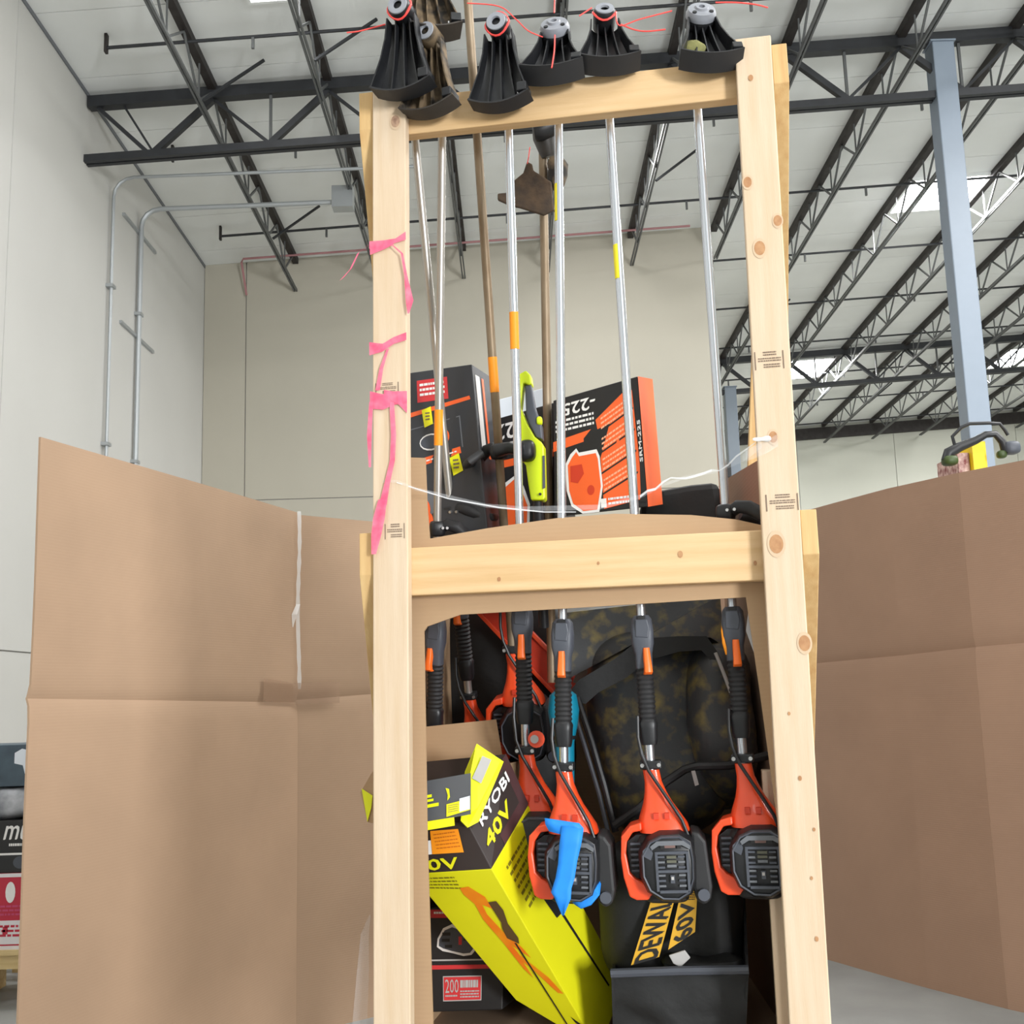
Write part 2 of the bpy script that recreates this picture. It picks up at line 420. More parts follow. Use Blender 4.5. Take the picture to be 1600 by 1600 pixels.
def girder(y, label, xs, xe, depth, mid):
    T = Thing('truss_girder', label, 'girder', (xs, y, zroof(xs, y)), group='steel truss girders')
    zt = lambda x: zroof(x, y) - .13; zb = lambda x: zroof(x, y) - depth
    mb = MB(); bar(mb, (xs, y, zt(xs)), (xe, y, zt(xe)), .065, .07); T.part('top_chord', mb, STEEL_BLK)
    o = .045
    mb = MB(); bar(mb, (xs - .06, y - o, zb(xs)), (xe, y - o, zb(xe)), .03, .045); bar(mb, (xs - .06, y + o, zb(xs)), (xe, y + o, zb(xe)), .03, .045); T.part('bottom_chord', mb, STEEL_GRY if False else STEEL_BLK)
    for x in XJ:
        if x < xs or x > xe - .7: continue
        for s in (-1, 1):
            xb = x + s * .69
            thick = (s < 0) == (x < mid)
            mb = MB(); bar(mb, (x, y, zt(x) - .06), (xb, y, zb(xb) + .04), .036 if thick else .017, .036 if thick else .017)
            T.part('diagonal', mb, STEEL_BLK)
        xb = x + .69
        mb = MB(); bar(mb, (xb, y, zt(xb)), (xb, y, zb(xb)), .016, .016); T.part('vertical_strut', mb, STEEL_GRY)
    if xs < -4:
        mb = MB(); bar(mb, (xs + .1, y, zt(xs) - .05), (xs + .75, y, zb(xs) + .05), .022, .022); T.part('diagonal', mb, STEEL_BLK)
        mb = MB(); bar(mb, (xs + .42, y, zt(xs) - .05), (xs + .8, y, zb(xs) + .05), .013, .013); T.part('diagonal', mb, STEEL_BLK)
girder(G1, 'near black truss girder running across the ceiling behind the top of the wooden rack', X0 + .02, 10.5, .86, .6)
girder(G2, 'far black truss girder beyond the blue-grey column', XB + .02, 15.5, .86, .6)

yr_ = 11.4; k = 0
while yr_ < 31:
    xa, xb = (-4.3, 7.5) if yr_ < YB else (XB + .2, 16)
    if yr_ > 12: xb = 16
    mb = MB(); mb.tube([(xa, yr_, zroof(xa, yr_) - .16), (xb, yr_, zroof(xb, yr_) - .16)], .019, 6)
    T = Thing('bridging_rod', 'thin black bridging rod crossing the roof joists, %s counted away from the rack' % ORD[k], 'rod', (xa, yr_, zroof(xa, yr_) - .16), group='bridging rods')
    T.part('rod', mb, STEEL_BLK)
    for i in range(int((xb - xa) / 2.75)):
        x = xa + 1.6 + 2.75 * i; mb = MB().box((x - .015, yr_ - .015, zroof(x, yr_) - .3), (x + .015, yr_ + .015, zroof(x, yr_) - .17)); T.part('clip', mb, STEEL_GRY)
    mb = MB().box((xa - .03, yr_ - .03, zroof(xa, yr_) - .22), (xa, yr_ + .03, zroof(xa, yr_) - .0)); T.part('end_clip', mb, STEEL_RUST)
    yr_ += 2.42; k += 1
# slanting brace bars from joists to the roof
for i, (x, yy, wh) in enumerate([(XJ[0], 11.9, 'first joist beside the near girder'), (XJ[0], 15.6, 'first joist close to the back wall'), (XJ[1], 11.3, 'second joist beside the near girder'),
                  (XJ[4], 14.7, 'fifth joist above the back wall'), (XJ[4], 13.0, 'fifth joist by the near girder'), (XJ[6], 21.0, 'seventh joist left of the blue-grey column'), (XJ[9], 27.5, 'tenth joist near the far wall')]):
    mb = MB(); bar(mb, (x + .05, yy, zroof(x, yy) - JD), (x + .72, yy + .1, zroof(x + .7, yy) - .06), .014, .014)
    o = raw('brace_bar', mb, STEEL_BLK, off=Vector((x, yy, zroof(x, yy) - JD))); o.location = (x, yy, zroof(x, yy) - JD)
    tag(o, 'short black brace bar slanting up from the %s' % wh, 'brace', 'roof brace bars')

names = ['bright square skylight behind the front blue-grey column', 'bright skylight beyond the far girder, just right of the wooden rack', 'bright far skylight at the right edge of the picture', 'skylight strip at the top edge above the left wall']
for (x0, x1, y0, y1), nm in zip(SKYLIGHTS, names):
    T = Thing('skylight', nm, 'skylight', (x0, y0, zroof(x0, y0)), group='roof skylights')
    c = [(x0, y0), (x1, y0), (x1, y1), (x0, y1)]
    mb = MB().hexa([(p[0], p[1], zroof(*p) - .02) for p in c] + [(p[0], p[1], zroof(*p) - .004) for p in c]); T.part('pane', mb, SKYM)
    f = .04; mb = MB()
    for (a0, b0, a1, b1) in ((x0 - f, y0 - f, x1 + f, y0), (x0 - f, y1, x1 + f, y1 + f), (x0 - f, y0, x0, y1), (x1, y0, x1 + f, y1)):
        c = [(a0, b0), (a1, b0), (a1, b1), (a0, b1)]
        mb.hexa([(p[0], p[1], zroof(*p) - .05) for p in c] + [(p[0], p[1], zroof(*p) - .002) for p in c])
    T.part('frame', mb, CEIL)

def column(x, y, h, label):
    T = Thing('steel_column', label, 'column', (x, y, 0))
    T.part('post', MB().box((x - .13, y - .13, 0.02), (x + .13, y + .13, h)), COLM, bevel=.012)
    T.part('cap_plate', MB().box((x - .15, y - .14, h), (x + .15, y + .14, h + .02)), COLM)
    T.part('base_plate', MB().box((x - .22, y - .22, 0), (x + .22, y + .22, .02)), COLM)
    return T
cT = column(5.3, G1 + .02, zroof(5.3, G1) - .21, 'tall blue-grey square steel column in front of the bright skylight')
c2 = column(4.95, G2 + .02, zroof(4.7, G2) - .75, 'distant blue-grey steel column seen just left of the right rack post')
c2.part('exit_box', MB().box((4.5, G2 - .3, 6.05), (4.82, G2 - .18, 6.35)), STEEL_BLK)

# ---- conduits on the left wall
def conduit(label, y, ztop, xend, r, boxend):
    T = Thing('conduit', label, 'conduit', (X0 + .05, y, 0)); xw = X0 + .05
    path = [(xw, y, .3), (xw, y, ztop - .25)] + [(xw + .25 - .25 * cos(a), y, ztop - .25 + .25 * sin(a)) for a in (pi / 8, pi / 4, 3 * pi / 8, pi / 2)] + [(xend, y, ztop + (xend - xw) * .01)]
    T.part('pipe', MB().tube(path, r, 8), CONDUIT, smooth=True)
    for z in (2.5, 4.6, 6.6): T.part('strap', MB().box((X0, y - .06, z), (X0 + .09, y + .06, z + .04)), CONDUIT)
    if boxend: T.part('junction_box', MB().box((xend, y - .1, ztop - .08), (xend + .28, y + .1, ztop + .22)), CONDUIT)
conduit('thin grey conduit on the left wall, the nearer of two', 13.3, 8.05, -1.1, .022, False)
conduit('thicker grey conduit on the left wall ending in a junction box', 14.35, 8.1, -2.3, .035, True)
for z, wh in ((7.75, 'upper'), (6.3, 'lower')):
    o = raw('channel_bar', MB().box((X0, 13.75, z), (X0 + .035, 15.05, z + .04)), CONDUIT, off=Vector((X0, 13.75, z))); o.location = (X0, 13.75, z)
    tag(o, '%s short strut bar behind the conduits on the left wall' % wh, 'bar')
T = Thing('sprinkler_pipe', 'thin faded red pipe along the top of the back wall', 'pipe', (-3.9, 17.3, 8.2))
T.part('pipe', MB().tube([(-4.2, 17.45, 8.0), (-4.25, 17.3, 8.5), (-4.2, 17.2, 8.52), (3.0, 17.2, 8.86)], .018, 6), PIPE_RED, smooth=True)

# ================================================================== CARDBOARD SHEETS STANDING AROUND
def sheet(name, label, pts, z0s, z1s, zc, m, thick=.008, kink=.012, gap=.0):
    """vertical sheets folded along pts (x,y); z0s/z1s per fold; horizontal crease at zc per fold"""
    T = Thing(name, label, 'cardboard', (pts[0][0], pts[0][1], 0))
    for i in range(len(pts) - 1):
        a, b = Vector((*pts[i], 0)), Vector((*pts[i + 1], 0)); t = (b - a).normalized(); n = Vector((t.y, -t.x, 0))
        if n.dot(Vector((0, -1, 0)) if abs(t.x) > .3 else -a) < 0: n = -n
        a2, b2 = a + t * gap, b - t * gap
        for (za, zb, up) in ((z0s, zc, 0), (zc, z1s, 1)):
            nu, nv = 14, 8; g0 = []; g1 = []
            for v in range(nv + 1):
                for u in range(nu + 1):
                    s = u / nu; p = a2.lerp(b2, s); zlo = za[i] * (1 - s) + za[i + 1] * s; zhi = zb[i] * (1 - s) + zb[i + 1] * s
                    h = (v / nv) ** 3 if up else 1 - (1 - v / nv) ** 3; z = zlo + (zhi - zlo) * h
                    d = (1 - h) if up else h                     # closeness to the crease
                    wob = .012 * noise.noise(Vector((p.x * 1.4, p.y * 1.4, z * 1.1))) - kink * max(0, 1 - (1 - d) * (zhi - zlo) / .035)
                    q = Vector((p.x, p.y, z)) + n * wob; g0.append(q); g1.append(q - n * thick)
            mb = MB(); W_ = nu + 1
            mb.V = g0 + g1; N = len(g0)
            for v in range(nv):
                for u in range(nu):
                    k = v * W_ + u; mb.F.append((k, k + 1, k + 1 + W_, k + W_)); mb.F.append((N + k, N + k + W_, N + k + 1 + W_, N + k + 1))
            bd = [(u, u + 1) for u in range(nu)] + [(nv * W_ + u + 1, nv * W_ + u) for u in range(nu)] + [((v + 1) * W_, v * W_) for v in range(nv)] + [(v * W_ + nu, (v + 1) * W_ + nu) for v in range(nv)]
            for p, q in bd: mb.F.append((p, N + p, N + q, q))
            T.part('panel', mb, m, smooth=True)
    return T
pA, pB, pC = (-1.58, 3.70), (-1.04, 5.40), (.9, 5.95)
TL = sheet('cardboard_sheet', 'large folded brown cardboard sheet standing left of the wooden rack', [pA, pB], [0, 0], [2.40, 2.40], [1.53, 1.49], CARD)
TB = sheet('cardboard_sheet', 'brown cardboard sheet standing behind the left post of the wooden rack', [(-1.05, 5.40), (-.70, 5.70), (.62, 6.2)], [0, 0, 0], [2.39, 2.39, 2.39], [1.5, 1.52, 1.52], CARD)
TR = sheet('cardboard_sheet', 'wide brown cardboard sheet with upright folds standing right of the wooden rack', [(1.02, 7.6), (1.66, 6.58), (2.0, 5.9), (2.22, 5.5), (2.62, 4.95)], [0] * 5, [2.52, 2.50, 2.52, 2.52, 2.52], [1.62, 1.62, 1.64, 1.66, 1.68], CARD2)
# clear tape on the seam between the two left sheets
T = Thing('packing_tape', 'clear packing tape down the seam between the two left cardboard sheets', 'tape', (-1.04, 5.36, 1.5))
q0 = Vector((-1.045, 5.375, 0)); q1 = Vector((-1.015, 5.38, 0))
mb = MB(); k = 0
pth = [(-1.03 + .004 * sin(z * 9), 5.37, z) for z in [1.55 + .05 * i for i in range(18)]]
mb.ribbon(pth, [.012 + .008 * abs(sin(i * 1.7)) for i in range(18)], (1, .2, 0)); T.part('strip', mb, FILM2)
T.part('patch', MB().ribbon([(-1.13, 5.08, 1.55), (-1.05, 5.345, 1.53), (-1.02, 5.37, 1.53)], .1, (0, 0, 1)), TAPE_C)
T.part('patch', MB().ribbon([(-1.02, 5.372, 1.53), (-.93, 5.45, 1.53), (-.86, 5.515, 1.53)], .1, (0, 0, 1)), TAPE_C)
T.part('curl', MB().ribbon([(-1.03, 5.36, 1.95), (-1.045, 5.34, 1.9), (-1.05, 5.33, 1.84)], [.02, .025, .004], (1, 0, 0)), FILM2)

# ================================================================== GOODS AT THE LEFT EDGE
T = Thing('pallet', 'pale wooden pallet under the stacked boxes at the left edge', 'pallet', (-2.9, 6.0, 0))
for i, yy in enumerate((6.0, 6.2, 6.4, 6.6, 6.8)):
    T.part('deck_board', MB().box((-3.5, yy, .26), (-2.3, yy + .14, .285)), PALLET)
for yy in (6.0, 6.4, 6.8):
    T.part('stringer', MB().box((-3.5, yy + .02, .19), (-2.3, yy + .06, .26)), PALLET)
    for xx in (-3.5, -2.95, -2.4): T.part('foot', MB().box((xx, yy, 0), (xx + .1, yy + .1, .19)), PALLET)
def stand_box(name, label, x0, x1, y0, y1, z0, z1, m, cat='box'):
    T = Thing(name, label, cat, ((x0 + x1) / 2, y0, z0)); T.part('carton', MB().box((x0, y0, z0), (x1, y1, z1)), m, bevel=.004)
    return T, [Vector((x0, y0, z1)), Vector((x1, y0, z1)), Vector((x1, y0, z0)), Vector((x0, y0, z0))]
T, q = stand_box('carton', 'crimson and white carton at the bottom of the left stack', -3.0, -2.36, 6.02, 6.5, .285, .66, CRIM)
decal(T, 'print', q, [rect(0, .62, 1, .93)], FRAME_W); decal(T, 'print', q, [rect(0, .0, 1, .05)], FRAME_W); decal(T, 'print', q, [rect(0, .95, 1, 1)], FRAME_W)
decal(T, 'print', q, [ellipse(.57, .25, .04, .14), ellipse(.43, .25, .04, .14)], WHITE_P, lift=.002)
decal(T, 'print', q, print_lines(.45, .42, .75, .58, 3, 5), PINKC, lift=.002)
decal(T, 'print', q, print_lines(.4, .68, .8, .86, 3, 6) + [rect(.52, .7, .56, .8), rect(.7, .7, .74, .8)], CRIM, lift=.002)
T, q = stand_box('carton', 'black carton with white lettering above the crimson carton', -2.98, -2.36, 6.03, 6.45, .66, .925, CARBON2)
lettering(T, q, 'mu', .47, .1, .67, .36, WHITE_P, slant=.12, bold=.003)
decal(T, 'print', q, [rect(0, .62, 1, .66)] + print_lines(.52, .44, .66, .54, 1, 3), WHITE_P)
decal(T, 'print', q, [ellipse(.62, .8, .06, .12)], GRY_P)
T = Thing('cloth_bundle', 'grey cloth bundle lying between the black carton and the slate carton', 'cloth', (-2.7, 6.2, .925))
T.part('cloth', MB().sell((-2.72, 6.22, 1.01), (.3, .18, .085), .6, .6, 28, 14, .03, 9, 3), GREYBAG, smooth=True)
T, q = stand_box('carton', 'dark slate carton on top of the left stack', -2.98, -2.34, 6.06, 6.4, 1.095, 1.31, TEAL_D)
decal(T, 'print', q, [[(.5, .2), (.56, .1), (.62, .15), (.66, .3), (.64, .65), (.6, .8), (.57, .5), (.5, .45)]], PALE)
T.part('bracket', MB().prism([(-2.4, 1.18), (-2.3, 1.2), (-2.28, 1.36), (-2.31, 1.35), (-2.33, 1.25)], 6.1, 6.2), BLK)

# ================================================================== WOODEN RACK
XR = .934                                       # right post centre
T = Thing('wooden_rack', 'tall pine lumber rack with front posts, cross beams and slanting side braces', 'rack', (.45, 0, 0), RK)
RACK = T
HP = .0445
lean = .0085
def post(xc, top, m=PINE_Z):
    c = lambda z: xc + lean * (z - 1.5)
    return MB().hexa([(c(0) - HP, 0, 0), (c(0) + HP, 0, 0), (c(0) + HP, .038, 0), (c(0) - HP, .038, 0), (c(top) - HP, 0, top), (c(top) + HP, 0, top), (c(top) + HP, .038, top), (c(top) - HP, .038, top)])
pl = T.part('front_post', post(0, 3.09), PINE_Z, bevel=.003); pr = T.part('front_post', post(XR + .006, 3.105), PINE_Z, bevel=.003)
T.part('top_beam', MB().box((-.04, .039, 2.968), (XR + .05, .077, 3.072)), PINE_X, bevel=.003)
mbm = T.part('middle_beam', MB().box((-.04, .039, 1.747), (XR + .05, .077, 1.866)), PINE_X, bevel=.003)
def brace(x0, x1, z0, L):
    sl = .27; hgt = .105
    f = lambda z: .012 + (z0 - hgt - z) * sl
    z1 = z0 - L
    return MB().hexa([(x0, f(z1), z1), (x1, f(z1), z1), (x1, f(z1) + .09, z1 + .02), (x0, f(z1) + .09, z1 + .02), (x0, .012, z0), (x1, .012, z0), (x1, .05, z0 + .0), (x0, .05, z0)]).add(
        [], [])
def brace2(x0, x1, z0, L, sl=.3):
    hgt = .105; z1 = z0 - L; d = .094
    prof = [(.012, z0), (.012, z0 - hgt), (.012 + (z0 - hgt - z1) * sl, z1), (.012 + (z0 - hgt - z1) * sl + d, z1), (.012 + d * .45, z0)]
    return MB().loft([[(x0, a, b) for a, b in prof], [(x1, a, b) for a, b in prof]])
lx = lambda z: lean * (z - 1.5)
for (z0, L) in ((3.085, 1.35), (1.905, 1.88)):
    T.part('side_brace', brace2(-HP - .038 + lx(z0) * .8, -HP - .0005 + lx(z0) * .8 - .0, z0, L), PINE_Y, bevel=.002)
    T.part('side_brace', brace2(XR + .006 + HP + .0005 + lx(z0), XR + .006 + HP + .038 + lx(z0), z0, min(L, 1.15), 1.0), PINE_Y, bevel=.002)
T.part('rear_brace', MB().hexa([(.84, 1.1, 1.3), (.878, 1.1, 1.3), (.878, 1.19, 1.3), (.84, 1.19, 1.3), (1.0, 1.1, 2.95), (1.038, 1.1, 2.95), (1.038, 1.19, 2.95), (1.0, 1.19, 2.95)]), PINE_Y, bevel=.002)
T.part('rear_post', MB().box((.92, 1.2, 0), (.958, 1.29, 2.1)), PINE_Y, bevel=.002)
T.part('rear_post', MB().box((-.08, 1.1, 0), (-.042, 1.19, 2.1)), PINE_Y, bevel=.002)
for i in range(9):
    y0 = .1 + i * .113; T.part('deck_board', MB().box((-.03, y0, .60), (.965, y0 + .1, .62)), PALLET)
for x in (-.03, .45, .925): T.part('deck_joist', MB().box((x, .1, .51), (x + .038, 1.1, .599)), PINE_Y)
# inner short upright seen at the lower right
T.part('inner_upright', MB().box((.872, .19, .1), (.902, .228, 1.30)), PINE_Z, bevel=.002)
def knot(under, xc, z, r, m=KNOT, halo=True, y=-.0008):
    q = [Vector((xc - .1, y, z + .1)), Vector((xc + .1, y, z + .1)), Vector((xc + .1, y, z - .1)), Vector((xc - .1, y, z - .1))]
    if halo: decal(T, 'knot_ring', q, [ellipse(.5, .5, r * 6.6, r * 10)], KNOT_HALO, under, lift=.0004)
    decal(T, 'knot', q, [ellipse(.5, .5, r * 5, r * 7)], m, under, lift=.0009)
for (px, py, r) in ((1173, 122, .006), (1168, 285, .010), (1187, 388, .013), (1215, 345, .010), (1213, 850, .016), (1208, 683, .010), (1257, 1005, .013), (1250, 1216, .004), (1302 - 30, 1296, .003), (1268, 1372, .003), (1276, 1467, .004), (1233, 1115, .003)):
    p = pt(px, py, 0); knot(pr, p.x, p.z, r, KNOT, r > .0095)
p = pt(618, 190, 0); knot(pl, p.x, p.z, .012, KNOT2)
for (px, py, r) in ((1063, 866, .006), (780, 905, .004), (935, 880, .003), (1180, 880, .004)):
    p = pt(px, py, .039); knot(mbm, p.x, p.z, r, KNOT, False, .0385)
def stamp(under, px, py, w_, h_, seed):
    p = pt(px, py, 0); q = [Vector((p.x - w_ / 2, -.0006, p.z + h_ / 2)), Vector((p.x + w_ / 2, -.0006, p.z + h_ / 2)), Vector((p.x + w_ / 2, -.0006, p.z - h_ / 2)), Vector((p.x - w_ / 2, -.0006, p.z - h_ / 2))]
    pol = [rect(0, 0, .035, 1), rect(.965, 0, 1, 1)] + print_lines(.3, .02, .75, .3, 2, seed) + print_lines(.12, .36, .9, .62, 2, seed + 1) + print_lines(.3, .7, .86, .96, 2, seed + 2)
    decal(T, 'grade_stamp', q, pol, INK, under, lift=.0008)
stamp(pr, 1202, 563, .068, .045, 3); stamp(pr, 1222, 785, .074, .04, 9); stamp(pl, 617, 830, .05, .038, 15); stamp(pl, 605, 607, .06, .03, 21)

# ---- pink flagging tape on the left post
T = Thing('flagging_tape', 'pink flagging tape wrapped and dangling on the left rack post', 'tape', (0, -.004, 2.0), RK)
def wrap(pts, ws, name='wrap', y=-.004, wdir=(0, 0, 1), m=PINK):
    P_ = [pt(px, py, y - .002 * (i % 2)) for i, (px, py) in enumerate(pts)]
    T.part(name, MB().ribbon(P_, ws, wdir), m)
wrap([(577, 383), (600, 380), (618, 376), (634, 368)], [.02, .016, .012, .022])
wrap([(578, 392), (600, 386), (615, 380)], [.022, .012, .006])
wrap([(577, 545), (598, 543), (615, 532), (635, 525)], [.035, .02, .018, .02])
wrap([(578, 625), (598, 628), (616, 622), (636, 620)], [.045, .04, .035, .03])
wrap([(600, 615), (622, 622), (636, 632)], [.02, .03, .045])
wrap([(612, 382), (628, 396), (634, 430), (640, 470), (638, 490)], [.004, .006, .008, .02, .004], 'tail', -.012, (1, 0, 0))
wrap([(577, 382), (560, 395), (548, 420), (534, 436)], [.006, .008, .008, .016], 'tail', -.006, (.8, 0, .6))
wrap([(606, 545), (596, 575), (590, 610)], [.006, .01, .012], 'tail', -.006, (1, 0, 0))
wrap([(612, 628), (615, 680), (613, 720), (605, 755), (598, 790)], [.012, .013, .013, .014, .02], 'tail', -.006, (1, 0, 0))
wrap([(598, 780), (592, 810), (588, 835), (584, 866)], [.022, .03, .026, .012], 'tail', -.009, (1, 0, 0))
wrap([(580, 628), (577, 680), (578, 730)], [.01, .012, .006], 'tail', -.006, (1, 0, 0))

# ---- cardboard liner of the rack
T = Thing('cardboard_liner', 'tan cardboard liner behind the middle beam with a large cut-out opening', 'cardboard', (.45, .08, .62), RK)
def pl2(pxs, y0=.082, y1=.088): return [(pt(a, b, .085).x, pt(a, b, .085).z) for a, b in pxs]
top_edge = [(640, 712), (665, 716), (668, 790), (672, 842), (760, 826), (870, 810), (960, 803), (1080, 805), (1150, 812), (1195, 822)]
zmid = 1.80; e = pl2(top_edge)
T.part('front_band', MB().prism([(-.02, e[0][1])] + e[1:] + [(.93, e[-1][1]), (.93, 1.712), (pt(1165, 928, .085).x, 1.712), (pt(900, 950, .085).x, 1.703), (pt(720, 951, .085).x, 1.698), (pt(668, 966, .085).x, 1.672), (pt(663, 985, .085).x, 1.66), (-.02, 1.66)], .081, .088), CARD3)
T.part('left_strip', MB().prism([(-.02, 1.66), (pt(663, 985, .085).x, 1.66), (pt(668, 1300, .085).x, 1.16), (pt(677, 1597, .085).x, .74), (.071, .62), (-.02, .62)], .081, .088), CARD3)
T.part('right_strip', MB().prism([(.93, 1.712), (pt(1165, 928, .085).x, 1.712), (pt(1185, 1050, .085).x, 1.49), (pt(1212, 1250, .085).x, 1.2), (.9, 1.1), (.93, 1.1)], .081, .088), CARD3)
T.part('side_wall', MB().box((-.035, .09, .62), (-.029, 1.08, 1.95)), CARD3)
zz = lambda y: 2.06 + .1 * y if y < .85 else 2.145 - (y - .85) * .9
prof = [(.09, .62)] + [(1.08, .62)] + [(y, zz(y)) for y in (1.08, .98, .9, .85, .7, .5, .35, .2, .09)]
T.part('side_wall', MB().loft([[(.962 - .125 * a, a, b) for a, b in prof], [(.968 - .125 * a, a, b) for a, b in prof]]), CARD2)
T.part('back_wall', MB().box((-.03, 1.082, .62), (.9, 1.09, 1.72)), CARD3)
T.part('base_sheet', MB().box((-.028, .09, .621), (.898, 1.08, .627)), CARD)
T.part('film_sheet', MB().ribbon([pt(1178, 935, .12), pt(1182, 985, .12), pt(1192, 1040, .12)], [.02, .05, .02], (1, 0, 0)), FILM2)

# ================================================================== STRING TRIMMERS
def superring(cx, cy, z, a, b, e=.6, n=20):
    pw = lambda v: math.copysign(abs(v) ** e, v)
    return [(cx + a * pw(cos(2 * pi * i / n)), cy + b * pw(sin(2 * pi * i / n)), z) for i in range(n)]
CACHE = {}
def trimmer(label, top, neck, head=None, engine=True, tube=STEELT, twist=0, trig=0, dirty=False, stickers=(), handle=None, grip=True, cable=True, r=.0115, lod=True, grip_at=0, engine_scale=1):
    """top, neck: rack points at the head end and at the motor neck"""
    ax = (top - neck).normalized(); L = (top - neck).length
    bk = Vector((0, 1, 0)); xx = bk.cross(ax).normalized(); yy = ax.cross(xx)
    S = Matrix.Translation(neck) @ Matrix((xx, yy, ax)).transposed().to_4x4() @ Matrix.Rotation(radians(twist), 4, 'Z')
    T = Thing('string_trimmer', label, 'trimmer', neck, RK, 'string trimmers hung in the rack')
    def P_(name, mb, m, **k):
        mb.n0 = 0; mb.xf(S); return T.part(name, mb, m, **k)
    P_('shaft', MB().tube([(0, 0, -.03), (0, 0, L)], r, 14), tube, smooth=True)
    if engine:
        g = engine_scale
        def E_(name, mb, m, **k):
            mb.n0 = 0; mb.xf(Matrix.Scale(g, 4)); return P_(name, mb, m, **k)
        # orange shroud
        ring = [(0, .02, .02), (-.03, .021, .022), (-.055, .027, .028), (-.08, .036, .034), (-.105, .049, .044), (-.128, .06, .054), (-.145, .061, .056)]
        sh = E_('shroud', MB().loft([superring(.004 * i, 0, z, a, b, .62) for i, (z, a, b) in enumerate(ring)]), ORG, smooth=True)
        for x in (.006, .032):
            E_('vent_slot', MB().box((x - .006, -.0535 + (0 if x > .02 else .0), -.112), (x + .006, -.04, -.098)), ORG_D, under=sh)
        # orange side frame
        out = [(-.03, -.118), (-.058, -.126), (-.08, -.15), (-.084, -.2), (-.08, -.245), (-.068, -.29), (-.052, -.298), (-.024, -.298), (-.016, -.286), (.016, -.282), (-.01, -.268), (-.05, -.25), (-.064, -.235), (-.071, -.19), (-.067, -.163), (-.052, -.141), (-.03, -.138)]
        E_('side_frame', MB().prism(out, -.052, .02), ORG, bevel=.004)
        E_('crankcase', MB().sell((.018, .03, -.215), (.075, .07, .085), .45, .45, 20, 12), BLK_M, smooth=True)
        fb = E_('fin_housing', MB().prism([(-.066, -.165), (-.045, -.15), (-.015, -.15), (-.015, -.26), (-.05, -.25), (-.064, -.235)], -.03, .02), BLK)
        for i in range(6): E_('fin', MB().box((-.06, -.04, -.172 - i * .0125), (-.036, -.028, -.167 - i * .0125)), GRY_P, under=fb)
        oc = [(-.02, -.15), (.012, -.136), (.06, -.136), (.088, -.154), (.094, -.2), (.092, -.25), (.08, -.284), (.05, -.302), (.008, -.3), (-.026, -.278), (-.042, -.24), (-.042, -.185)]
        def sc(s, y): 
            cx, cz = .035, -.217
            return [(cx + (x - cx) * s, y, cz + (z - cz) * s) for x, z in oc]
        sc_o = E_('starter_cover', MB().loft([sc(.8, -.088), sc(.9, -.084), sc(.99, -.06), sc(1, .0)]), BLK, smooth=True)
        E_('rim', MB().loft([sc(.82, -.091), sc(.86, -.092), sc(.88, -.086), sc(.84, -.085), sc(.82, -.091)], cap=False), GRY_P, under=sc_o)
        if lod:
            for (x0, x1, z, h) in [(.012, .022, -.162, .012), (.05, .06, -.162, .012)]:
                E_('screw_hole', MB().box((x0, -.0925, z - h), (x1, -.088, z)), CARBON2, under=sc_o)
            E_('plate', MB().prism([(.02, -.158), (.048, -.158), (.046, -.172), (.022, -.172)], -.0935, -.088), mat('reddish_grey_plastic', srgb(120, 92, 86), .5), under=sc_o)
            for (x0, x1, z) in [(.0, .076, -.18), (.0, .074, -.222), (.005, .07, -.268)]:
                E_('grille_bar', MB().box((x0, -.096, z - .006), (x1, -.087, z)), GRY_P, under=sc_o)
            for x in (-.002, .07): E_('grille_bar', MB().hexa([(x, -.095, -.27), (x + .006, -.095, -.27), (x + .006, -.087, -.27), (x, -.087, -.27), (x, -.095, -.18), (x + .006, -.095, -.18), (x + .006, -.087, -.18), (x, -.087, -.18)]), GRY_P, under=sc_o)
            if 'slat' not in CACHE: CACHE['slat'] = 1
            first = None
            for ci, cx in enumerate((.012, .059)):
                for ri, z in enumerate((-.19, -.202, -.214, -.232, -.244, -.256)):
                    E_('grille_slat', MB().box((cx - .008, -.094, z - .0045), (cx + .008, -.088, z)), GRY_L if ri % 2 else GRY_P, under=sc_o)
            for z in (-.19, -.2, -.21): E_('grille_slat', MB().box((.025, -.094, z - .006), (.047, -.088, z)), GRY_L if z < -.205 else mat('olive_grey_plastic', srgb(92, 92, 78), .5), under=sc_o)
            E_('badge', MB().box((.031, -.095, -.252), (.041, -.088, -.234)), GRY_P, under=sc_o)
            E_('badge', MB().box((.033, -.097, -.244), (.039, -.088, -.237)), GRY_PR, under=sc_o)
            E_('brow', MB().prism([(-.012, -.168), (.004, -.156), (.066, -.156), (.082, -.168), (.08, -.176), (.062, -.166), (.008, -.166), (-.008, -.176)], -.096, -.087), GRY_L, under=sc_o)
            E_('shoulder', MB().prism([(-.03, -.178), (-.014, -.164), (-.006, -.184), (-.012, -.2), (-.03, -.19)], -.09, -.07), GRY_P, under=sc_o)
            E_('emblem', MB().prism([(-.018, -.238), (.0, -.234), (.002, -.24), (-.017, -.244)], -.087, -.07), GRY_L, under=sc_o)
        ac = [(.085, -.14), (.105, -.145), (.12, -.165), (.124, -.22), (.128, -.27), (.122, -.3), (.105, -.312), (.088, -.3), (.082, -.27)]
        E_('air_cleaner_cover', MB().prism(ac, -.06, .05), BLK_M, bevel=.008)
        E_('primer_cap', MB().tube([(.106, -.062, -.285), (.106, -.072, -.285)], .014, 12), GRY_P)
        E_('fuel_tank', MB().sell((.02, .02, -.29), (.055, .055, .025), .5, .5, 16, 8), BLK_M, smooth=True)
        cl = E_('clamp', MB().box((-.026, -.022, .002), (.026, .02, .022)), BLK, bevel=.003)
